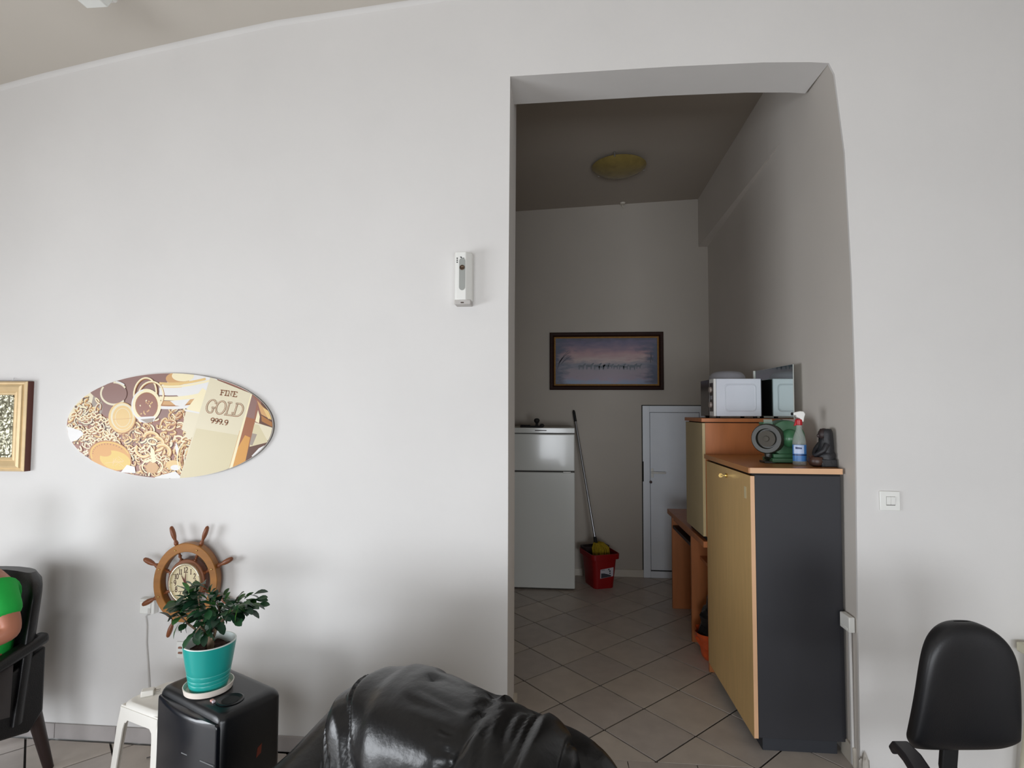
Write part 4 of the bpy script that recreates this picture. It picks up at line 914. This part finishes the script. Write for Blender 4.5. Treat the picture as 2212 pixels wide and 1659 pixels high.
Rc = RX.copy(); Rc.z = 0; Rc.normalize(); Vc = Vector((0, 0, 1)); Dc = Rc.cross(Vc) * -1
def PP(px, py, dep=0.0):                      # point of the crown, on the plane through the pot's axis facing the room
    q = at(px, py, 1, pc.y) - Vector((pot.location)); return q + Vector((0, dep, 0))
twigs = [(PP(450, 1375), PP(415, 1335, -.03), PP(392, 1312, -.03)), (PP(450, 1370), PP(440, 1320, -.02), PP(432, 1262, -.02)), (PP(452, 1366), PP(470, 1320, .02), PP(455, 1280, .03)),
         (PP(455, 1362), PP(490, 1325, -.01), PP(520, 1300, -.02)), (PP(470, 1345), PP(510, 1308, .02), PP(545, 1293, .0)), (PP(448, 1368), PP(420, 1310, .03), PP(408, 1285, .04)),
         (PP(452, 1366), PP(452, 1335, -.06), PP(447, 1345, -.075)), (PP(455, 1360), PP(490, 1320, .05), PP(500, 1290, .05))]
t = B()
for tw in twigs: t.tube([tw[0], tw[1], tw[2]], [.0055, .004, .0025], 6)
t.build('branches', bark, pot, kind='stuff')
def add_leaf(p, d, mesh, roll=None, sc_=1.0):
    o = bpy.data.objects.new('leaf', mesh); COL.objects.link(o); o.parent = pot
    q = Vector(d).normalized().to_track_quat('X', 'Z') @ Matrix.Rotation(rr.uniform(-.6, .6) if roll is None else roll, 3, 'X').to_quaternion()
    o.rotation_mode = 'QUATERNION'; o.rotation_quaternion = q; o.location = p; o.scale = (sc_ * 1.55,) * 3
ends = [(428, 1262, 18, 12), (398, 1300, 20, 14), (400, 1322, 18, 12), (425, 1290, 22, 18), (450, 1295, 24, 20), (440, 1325, 24, 18), (470, 1318, 22, 16), (480, 1295, 22, 14), (505, 1308, 20, 16), (525, 1300, 16, 14), (545, 1295, 10, 10), (446, 1345, 10, 10), (462, 1345, 10, 8)]
cnt = (17, 19, 18, 26, 30, 28, 26, 22, 22, 19, 13, 10, 8)
for (ex, ey, wx_, wy_), n in zip(ends, cnt):
    for k in range(n):
        p = PP(ex + rr.gauss(0, wx_ * .5), ey + rr.gauss(0, wy_ * .5), rr.gauss(0, .032))
        out = p - PP(452, 1322); d = Vector((out.x * 3 + rr.uniform(-.25, .25), out.y * 3 + rr.uniform(-.3, .2) - .08, out.z * 2 + rr.uniform(-.2, .22)))
        add_leaf(p, d, lm[rr.randrange(5)], sc_=rr.uniform(.75, 1.05))
for px_, py_, dx, dz, mi_, s_ in ((428, 1262, -.1, 1, 6, .8), (431, 1262, .55, .8, 3, .9), (536, 1290, .95, -.1, 6, .75), (538, 1292, -.35, -1, 5, .8), (530, 1296, -.9, -.6, 2, .85), (526, 1286, .3, 1, 1, .7), (446, 1338, .25, -1, 2, 1.0), (404, 1330, -.3, -.9, 6, .7), (466, 1296, .9, -.35, 0, .9)):
    add_leaf(PP(px_, py_, -.06), (dx, -.35, dz), lm[mi_], .2, s_)

# ------------------------------------------------------------------ plastic stool and charger
so = thing('plastic_stool', 'white plastic stool between the chair and the loudspeaker', 'stool', (-1.772, -.335, ZF), radians(-20)); so.scale = (.9, .9, 1)
SHt = .425
t = B(); rs = [(rrect(-.150, .150, -.13, .13, .05), SHt - .03), (rrect(-.145, .145, -.125, .125, .05), SHt - .01), (rrect(-.132, .132, -.112, .112, .045), SHt - .001), (rrect(-.125, .125, -.105, .105, .042), SHt), (rrect(-.112, .112, -.094, .094, .04), SHt - .004)]
loft(t, rs, True, True); t.build('seat', old_white, so, smooth=50)
for sx_ in (-1, 1):
    for sy in (-1, 1):
        t = B()
        a = [(sx_ * .146, sy * .126), (sx_ * .085, sy * .126), (sx_ * .085, sy * .117), (sx_ * .137, sy * .117), (sx_ * .137, sy * .065), (sx_ * .146, sy * .065)]
        b_ = [(sx_ * .158, sy * .138), (sx_ * .112, sy * .138), (sx_ * .112, sy * .129), (sx_ * .149, sy * .129), (sx_ * .149, sy * .088), (sx_ * .158, sy * .088)]
        c_ = [(sx_ * .180, sy * .165), (sx_ * .147, sy * .165), (sx_ * .147, sy * .156), (sx_ * .171, sy * .156), (sx_ * .171, sy * .130), (sx_ * .180, sy * .130)]
        loft(t, [(c_, 0), (b_, SHt - .11), (a, SHt - .015)], True, True); t.build('leg', old_white, so, bevel=.002)
for s_ in (-1, 1):
    t = B(); t.prism([(-.143, SHt - .02), (.143, SHt - .02), (.14, SHt - .075), (.1, SHt - .085), (.085, SHt - .07), (-.085, SHt - .07), (-.1, SHt - .085), (-.14, SHt - .075)], s_ * .128 - .004, s_ * .128 + .004, 'xz'); t.build('apron', old_white, so, bevel=.002)
    t = B(); t.prism([(-.124, SHt - .02), (.124, SHt - .02), (.12, SHt - .075), (.09, SHt - .085), (.075, SHt - .07), (-.075, SHt - .07), (-.09, SHt - .085), (-.12, SHt - .075)], s_ * .146 - .004, s_ * .146 + .004, 'yz'); t.build('apron', old_white, so, bevel=.002)
q = at(322, 1494, 2, ZF + SHt + .01)
cg = thing('phone_charger', 'small white charger plug lying on the plastic stool', 'charger', (q.x, q.y, ZF + SHt - .004), radians(30))
t = B(); t.box((-.03, -.02, 0), (.02, .02, .026)); t.build('body', old_white, cg, bevel=.004); t = B(); t.box((.02, -.012, .006), (.026, .012, .02)); t.build('end_cap', mat('cap_grey', rgb(150, 144, 132), .5), cg)
for y in (-.008, .008): t = B(); t.cyl((.026, y, .013), (.045, y, .013), .0022, n=8); t.build('pin', chrome, cg)

# ------------------------------------------------------------------ black leather armchair in the foreground
sofa_l = mat('sofa_leather', rgb(11, 11, 13), .31, spec=.5, bump=.22, bscale=24)
A0 = Vector((-.563, -.931, ZF)); B0 = Vector((.062, -1.312, ZF)); U = (B0 - A0).normalized(); SL = (B0 - A0).length
sf = thing('leather_armchair', 'creased black leather armchair in the foreground, its back towards the doorway', 'armchair', A0, math.atan2(U.y, U.x))
# local frame: x along the back, -y towards the seat, z up
def fold(x, z, s_=1.0):
    a = noise.noise(Vector((x * 9 + .6 * z, z * 2.2, 3.1))); b_ = noise.noise(Vector((x * 16 + 4 * z, z * 5, 8.2)))
    c_ = abs(noise.noise(Vector((x * 5 - z * 2, z * 3, 1.7))))
    d_ = abs(noise.noise(Vector((x * 9 + z * 4, z * 2.6, 6.4))))
    return s_ * (.012 * a + .003 * b_ - .010 * max(0, .12 - c_) / .12 - .008 * max(0, .07 - d_) / .07)
def puff(b, x0, x1, y0, y1, z0, z1, px_=.35, pz=.35, nu=64, nv=56, s_=1.0, lean=0.0, droop=None, pole='z'):
    """closed cushion: superellipsoid of the box with creases"""
    cx, cy, cz = (x0 + x1) / 2, (y0 + y1) / 2, (z0 + z1) / 2; rx, ry, rz = (x1 - x0) / 2, (y1 - y0) / 2, (z1 - z0) / 2
    sp_ = lambda v, p: math.copysign(abs(v) ** p, v)
    def fn(u, v):
        a = 2 * pi * u; e = pi * (v - .5) * .998
        if pole == 'x': x = rx * sp_(sin(e), pz); y = ry * sp_(sin(a), .75) * sp_(cos(e), pz); z = rz * sp_(cos(a), px_) * sp_(cos(e), pz)
        else: x = rx * sp_(cos(a), px_) * sp_(cos(e), pz); y = ry * sp_(sin(a), .75) * sp_(cos(e), pz); z = rz * sp_(sin(e), pz + .1)
        n = Vector((x / rx ** 2, y / ry ** 2, z / rz ** 2)).normalized(); p = Vector((cx + x, cy + y, cz + z)) + n * fold(cx + x + .3 * y, cz + z, s_)
        if droop: p.z += droop(p.x)
        p.y += lean * (p.z - z0)
        return p
    b.grid(fn, nu, nv, True)
    n0 = len(b.v); b.f.append([n0 - nu + i for i in range(nu)]); b.mi.append(b.cur); b.f.append([n0 - nu * nv + i for i in range(nu)][::-1]); b.mi.append(b.cur); return b
t = B(); puff(t, -.17, SL + .10, -.04, .13, .02, .835, .3, .3, s_=.35, lean=.05); t.build('back_shell', sofa_l, sf, smooth=180)
t = B(); puff(t, -.02, SL + .0, -.32, .05,   .40, .935, .5, .42, 120, 120, s_=1.9, lean=.10, pole='x'); t.build('back_cushion', sofa_l, sf, smooth=180)
t = B(); puff(t, .02, SL - .02, -.80, -.16, .25, .47, .35, .4, s_=.8); t.build('seat_cushion', sofa_l, sf, smooth=180)
def arm(b, xc, sg):
    prof_ = [(.10, .79, .09), (.02, .77, .10), (-.08, .715, .115), (-.2, .655, .125), (-.35, .61, .13), (-.55, .59, .13), (-.75, .585, .13), (-.86, .56, .12), (-.9, .48, .10)]
    vs = []; fs = []; n = 18
    for i, (y, zt, hw_) in enumerate(prof_):
        for k in range(n):
            a = pi * k / (n - 1); x = xc + hw_ * cos(a); z = zt - .09 + .09 * sin(a) ** .8
            if k == 0 or k == n - 1: z = .03
            x += fold(y * 1.3, z + x, .6); vs.append((x, y, z + fold(x * 2, y, .4)))
    for i in range(len(prof_) - 1):
        for k in range(n - 1): fs.append((i * n + k, i * n + k + 1, (i + 1) * n + k + 1, (i + 1) * n + k))
        fs.append((i * n + n - 1, i * n, (i + 1) * n, (i + 1) * n + n - 1))
    fs += [list(range(n)), [(len(prof_) - 1) * n + k for k in range(n)]]
    b.add(vs, fs)
for xc, sg in ((-.12, -1), (SL + .11, 1)):
    t = B(); arm(t, xc, sg); a_ = t.build('armrest', sofa_l, sf, smooth=60)
    t = B(); t.tube([(xc - .1 + .2 * k / 10, -.9 - .008, .5 + .055 * sin(pi * k / 10)) for k in range(11)], .006, 8); t.build('piping', sofa_l, a_)
t = B(); t.box((-.1, -.82, .03), (SL + .1, .04, .26)); t.build('base', sofa_l, sf, bevel=.02)
for x in (-.12, SL + .1):
    for y in (-.8, .03): t = B(); t.cyl((x, y, 0), (x, y, .04), .025); t.build('foot', matte_black, sf)

# ------------------------------------------------------------------ office chair on the right
och = thing('office_chair', 'black leatherette office chair with an oval-topped backrest, right of the doorway', 'office chair', (1.374, -.95, ZF), radians(5))
vinyl = mat('black_vinyl', rgb(24, 24, 27), .44, spec=.55, bump=.06, bscale=220)
BZ0, BZ1 = .564, 1.022
def back_half(zz):                                     # half width of the pad at relative height 0..1
    if zz < .16: return .150 + .032 * sin(pi / 2 * zz / .16)
    if zz < .62: return .182 - .022 * ((zz - .16) / .46)
    q = (zz - .62) / .38; return .160 * sqrt(max(0, 1 - (q * .985) ** 3.4)) * (1 - .17 * q)
def padf(u, v):
    zz = .5 - .5 * cos(pi * v); a = 2 * pi * u; hw_ = max(.004, back_half(zz)); th_ = .045 * min(1, (1 - (2 * zz - 1) ** 8)) ** .5 + .004
    x = hw_ * math.copysign(abs(cos(a)) ** .8, cos(a)); z = BZ0 + (BZ1 - BZ0) * zz
    if zz < .16: z += .03 * (x / .18) ** 2 * (1 - zz / .16)
    y = th_ * math.copysign(abs(sin(a)) ** .7, sin(a)) + .25 - .05 * (x / .18) ** 2 - .075 * (zz - .4) - .012 * sin(pi * zz)
    return (x, y, z)
t = B(); t.grid(padf, 48, 40, True); t.build('backrest', vinyl, och, smooth=180)
t = B(); t.sweep([(0, .27, .62), (0, .285, .5), (0, .27, .42), (0, .2, .385), (0, .05, .38)], [.055] * 5, .02); t.build('back_post', matte_black, och, bevel=.004)
t = B()
def seatf(u, v):
    a = 2 * pi * u; e = pi * (v - .5) * .999; f_ = lambda q, p: math.copysign(abs(q) ** p, q)
    return (.235 * f_(cos(a), .6) * f_(cos(e), .35), -.02 + .23 * f_(sin(a), .6) * f_(cos(e), .35), .43 + .045 * f_(sin(e), .6) + (.015 if a > pi else 0))
t.grid(seatf, 48, 24, True); t.build('seat', vinyl, och, smooth=180)
t = B(); t.box((-.12, -.12, .36), (.12, .12, .387)); t.build('seat_plate', matte_black, och, bevel=.004)
for s_ in (-1, 1):
    t = B(); t.sweep([(s_ * .268, .15, .632), (s_ * .270, .13, .660), (s_ * .285, .06, .664), (s_ * .325, -.08, .655), (s_ * .348, -.17, .635), (s_ * .35, -.185, .61)], [.05, .055, .058, .06, .055, .05], .028); ar = t.build('armrest', mat('arm_plastic', rgb(40, 38, 44), .45), och, bevel=.008, seg=3)
    t = B(); t.sweep([(s_ * .275, .0, .645), (s_ * .285, -.0, .5), (s_ * .24, .0, .4), (s_ * .12, .0, .375)], .05, .018, (0, 1, 0)); t.build('arm_bracket', matte_black, ar, bevel=.003)
t = B(); t.cyl((0, 0, .1), (0, 0, .36), .028); t.cyl((0, 0, .07), (0, 0, .14), .04); t.build('gas_column', matte_black, och)
for k in range(5):
    a = radians(72 * k + 18); t = B(); t.sweep([(.02 * cos(a), .02 * sin(a), .1), (.15 * cos(a), .15 * sin(a), .09), (.29 * cos(a), .29 * sin(a), .065)], [.05, .045, .035], [.035, .03, .022], (-sin(a), cos(a), 0)); lg = t.build('leg', matte_black, och, bevel=.004)
    t = B(); c0 = Vector((.28 * cos(a), .28 * sin(a), .027)); tv = Vector((-sin(a), cos(a), 0)) * .018; t.cyl(c0 - tv, c0 + tv, .027, n=18); t.build('castor', matte_black, lg)

# pale board standing at the right edge, behind the office chair
pbx = at(2204, 1430, 1, -.2)
tb = thing('side_table', 'pale cream table with splayed legs, cut by the right edge', 'table', (pbx.x + .325, -.2, ZF))
cream_t = mat('table_cream', rgb(214, 210, 188), .5, var=.06)
TZ = pbx.z - ZF
t = B(); t.box((-.21, -.16, TZ - .022), (.45, .17, TZ + .02)); t.build('table_top', cream_t, tb, bevel=.006)
for x0, x1 in ((-.16, -.225), (.4, .47)):
    for y0, y1 in ((-.13, -.15), (.13, .16)):
        t = B(); t.cyl((x0, y0, TZ - .022), (x1, y1, 0), .017, .013, n=12); t.build('leg', cream_t, tb)

# ------------------------------------------------------------------ ceiling light at the top left corner
cl0 = at(205, 12, 2, 3.46)
cl_ = thing('ceiling_batten', 'white ceiling light fitting, only its lower corner seen at the top edge', 'ceiling light', (cl0.x + .01, cl0.y + .035, 3.46))
t = B(); t.box((-.09, -1.2, .03), (.07, .0, .12)); t.build('housing', white_plastic, cl_, bevel=.01); t = B(); t.prism([(-.085, .03), (-.06, .0), (.04, .0), (.065, .03)], -1.18, -.02, 'xz'); t.build('diffuser', mat('diffuser', rgb(230, 232, 228), .5), cl_, bevel=.004)
t = B(); t.box((-.03, -.9, .12), (.03, -.3, .4)); t.build('mount', white_plastic, cl_)

# ------------------------------------------------------------------ black armchair at the left edge and the person in it
lc = thing('upholstered_chair', 'black leather armchair against the wall at the left edge, with a person in it', 'armchair', (-2.715, -.52, ZF), radians(-6))
dk_wood = mat('dark_leg_wood', rgb(40, 26, 24), .4)
CW = .285
def lback(u, v):
    zz = v; z = .30 + .635 * zz; a = 2 * pi * u
    hw_ = CW * (1.0 if zz < .82 else sqrt(max(.002, 1 - ((zz - .82) / .182) ** 3)) * .16 + .84 * (1 - .32 * max(0, (zz - .82) / .18) ** 3))
    if zz > .995: hw_ *= .97
    x = hw_ * math.copysign(abs(cos(a)) ** .45, cos(a)); y = .04 * math.copysign(abs(sin(a)) ** .6, sin(a)) * (1 if zz < .97 else .7) + .24 - .10 * (x / CW) ** 2 + .07 * zz
    return (x, y, z)
t = B(); t.grid(lback, 40, 26, True); ring_top = [lback(k / 40, 1) for k in range(40)]; t.add(ring_top, [list(range(40))]); t.build('backrest', black_leather, lc, smooth=70)
def lseat(u, v):
    a = 2 * pi * u; e = pi * (v - .5) * .999; f_ = lambda q, p: math.copysign(abs(q) ** p, q)
    return (.235 * f_(cos(a), .4) * f_(cos(e), .3), -.04 + .28 * f_(sin(a), .4) * f_(cos(e), .3), .43 + .06 * f_(sin(e), .6))
t = B(); t.grid(lseat, 44, 22, True); t.build('seat', black_leather, lc, smooth=180)
for s_ in (-1, 1):
    t = B(); t.prism([(.27, .60), (.27, .30), (.21, .23), (.05, .27), (-.16, .20), (-.30, .10), (-.33, .16), (-.33, .40), (-.2, .47), (.1, .53)], s_ * .248 - .022, s_ * .248 + .022, 'yz'); t.build('side_panel', black_leather, lc, bevel=.012, seg=3)
    t = B(); t.sweep([(s_ * .262, .27, .645), (s_ * .268, .2, .63), (s_ * .268, .0, .585), (s_ * .265, -.2, .555), (s_ * .26, -.32, .54), (s_ * .255, -.36, .5)], [.06, .065, .07, .07, .065, .05], .05); t.build('armrest', black_leather, lc, bevel=.018, seg=3)
    t = B(); t.cyl((s_ * .235, .25, .30), (s_ * .25, .32, .0), .03, .02, n=12); t.build('leg', dk_wood, lc)
    t = B(); t.cyl((s_ * .28, -.30, .22), (s_ * .29, -.31, .0), .03, .022, n=12); t.build('leg', dk_wood, lc)

pe = thing('person', 'seated person in a bright green t-shirt, only the bent bare elbow in view', 'person', (-2.62, -.475, ZF), radians(-10))
skin = mat('skin', rgb(172, 112, 88), .5, spec=.35, var=.08, scale=12); green = mat('green_cotton', rgb(10, 168, 62), .8, var=.12, scale=9, bump=.15, bscale=60)
def skinned(name, verts, edges, m, parent, lv=2, root=0):
    """verts: (x, y, z, rx, ry)"""
    me = bpy.data.meshes.new(name); me.from_pydata([v[:3] for v in verts], edges, []); me.materials.append(m)
    o = bpy.data.objects.new(name, me); COL.objects.link(o); o.parent = parent
    sk = o.modifiers.new('skin', 'SKIN'); sk.use_smooth_shade = True
    for i, v in enumerate(verts): d = me.skin_vertices[0].data[i]; d.radius = (v[3], v[4] if len(v) > 4 else v[3]); d.use_root = (i == root)
    ss = o.modifiers.new('subdiv', 'SUBSURF'); ss.levels = lv; ss.render_levels = lv
    return o
V = [(0, .02, .50, .15, .12), (0, .05, .66, .14, .10), (0, .05, .82, .155, .105), (0, .03, .95, .12, .08), (0, .01, 1.0, .055), (0, -.02, 1.065, .07), (0, -.03, 1.14, .088), (0, -.02, 1.21, .066)]
E_ = [(i, i + 1) for i in range(7)]
def chain(start, pts):
    p = start
    for q in pts: V.append(q); E_.append((p, len(V) - 1)); p = len(V) - 1
    return p
for s_ in (-1, 1):
    h_ = chain(3, [(s_ * .155, .02, .925, .055), (s_ * .225, .01, .84, .048), (s_ * .285, -.0, .755, .044), (s_ * .19, -.12, .735, .043), (s_ * .06, -.23, .71, .03), (s_ * .02, -.26, .71, .028)])
    base = Vector(V[h_][:3])
    for k, (dx, dz, l) in enumerate(((.0, .03, .07), (.0, .01, .08), (.0, -.01, .075), (.0, -.03, .06))):
        d = Vector((-s_ * .8, -.45, 0)); p1 = base + Vector((-s_ * .03, -.02, dz)); chain(h_, [(*p1, .011), (*(p1 + d * l * .5), .0095), (*(p1 + d * l * .9 + Vector((0, 0, -.02))), .0085)])
    chain(h_, [(base.x - s_ * .01, base.y - .02, base.z + .035, .011), (base.x - s_ * .03, base.y - .05, base.z + .05, .009)])
    f_ = chain(0, [(s_ * .10, -.06, .50, .085), (s_ * .13, -.25, .51, .078), (s_ * .15, -.44, .50, .058), (s_ * .15, -.46, .28, .052), (s_ * .15, -.45, .08, .036), (s_ * .15, -.50, .035, .036), (s_ * .16, -.6, .03, .03)])
body = skinned('body', V, E_, skin, pe)
sv = [(0, .02, .50, .165, .135), (0, .05, .66, .158, .118), (0, .05, .82, .17, .12), (0, .035, .935, .135, .095), (0, .02, .975, .085)]
se = [(0, 1), (1, 2), (2, 3), (3, 4)]
for s_ in (-1, 1): n0 = len(sv); sv += [(s_ * .155, .02, .925, .07), (s_ * .218, .01, .862, .064), (s_ * .252, .0, .81, .06)]; se += [(3, n0), (n0, n0 + 1), (n0 + 1, n0 + 2)]
skinned('t_shirt', sv, se, green, pe)
tv = [(0, .02, .47, .16, .13)]; te = []
for s_ in (-1, 1):
    n0 = len(tv); tv += [(s_ * .10, -.06, .50, .098), (s_ * .13, -.25, .51, .09), (s_ * .15, -.44, .50, .07), (s_ * .15, -.46, .28, .062), (s_ * .15, -.45, .09, .052)]; te += [(0, n0), (n0, n0 + 1), (n0 + 1, n0 + 2), (n0 + 2, n0 + 3), (n0 + 3, n0 + 4)]
skinned('trousers', tv, te, mat('dark_cloth', rgb(40, 34, 32), .85), pe)
t = B(); t.sphere((0, -.002, 1.165), .096, 24, 14, (.95, 1.02, 1.08))
t.v = [v if v.z > 1.185 or v.y > -.0 else Vector((v.x * .8, v.y * .3, max(v.z, 1.12) + .05)) for v in t.v]; t.build('hair', mat('dark_hair', rgb(34, 26, 22), .7), pe, smooth=180)
for s_ in (-1, 1):
    t = B(); t.sphere((s_ * .031, -.104, 1.128), .011, 12, 8, (1.2, .7, .8)); ey_ = t.build('eye', mat('eye_white', rgb(196, 186, 176), .3), pe)
    t = B(); t.sphere((s_ * .031, -.111, 1.128), .0055, 10, 8, (1, .5, 1)); t.build('iris', mat('iris', rgb(40, 28, 22), .2), ey_)
    t = B(); t.sphere((s_ * .031, -.108, 1.146), .016, 10, 6, (1, .4, .22)); t.build('eyebrow', MATS['dark_hair'], pe)
    t = B(); t.sphere((s_ * .084, -.02, 1.115), .02, 10, 8, (.4, .8, 1.3)); t.build('ear', skin, pe)
t = B(); t.sphere((0, -.116, 1.1), .013, 12, 8, (.9, 1.1, 1.7)); t.build('nose', skin, pe); t = B(); t.sphere((0, -.096, 1.062), .019, 12, 8, (1.2, .5, .35)); t.build('mouth', mat('lip', rgb(150, 84, 74), .5), pe)
for s_ in (-1, 1):
    t = B(); puff(t, s_ * .155 - .05, s_ * .155 + .05, -.66, -.40, .002, .095, .6, .5, 24, 16, s_=0); t.build('shoe', mat('shoe_dark', rgb(36, 32, 32), .5), pe, smooth=180)
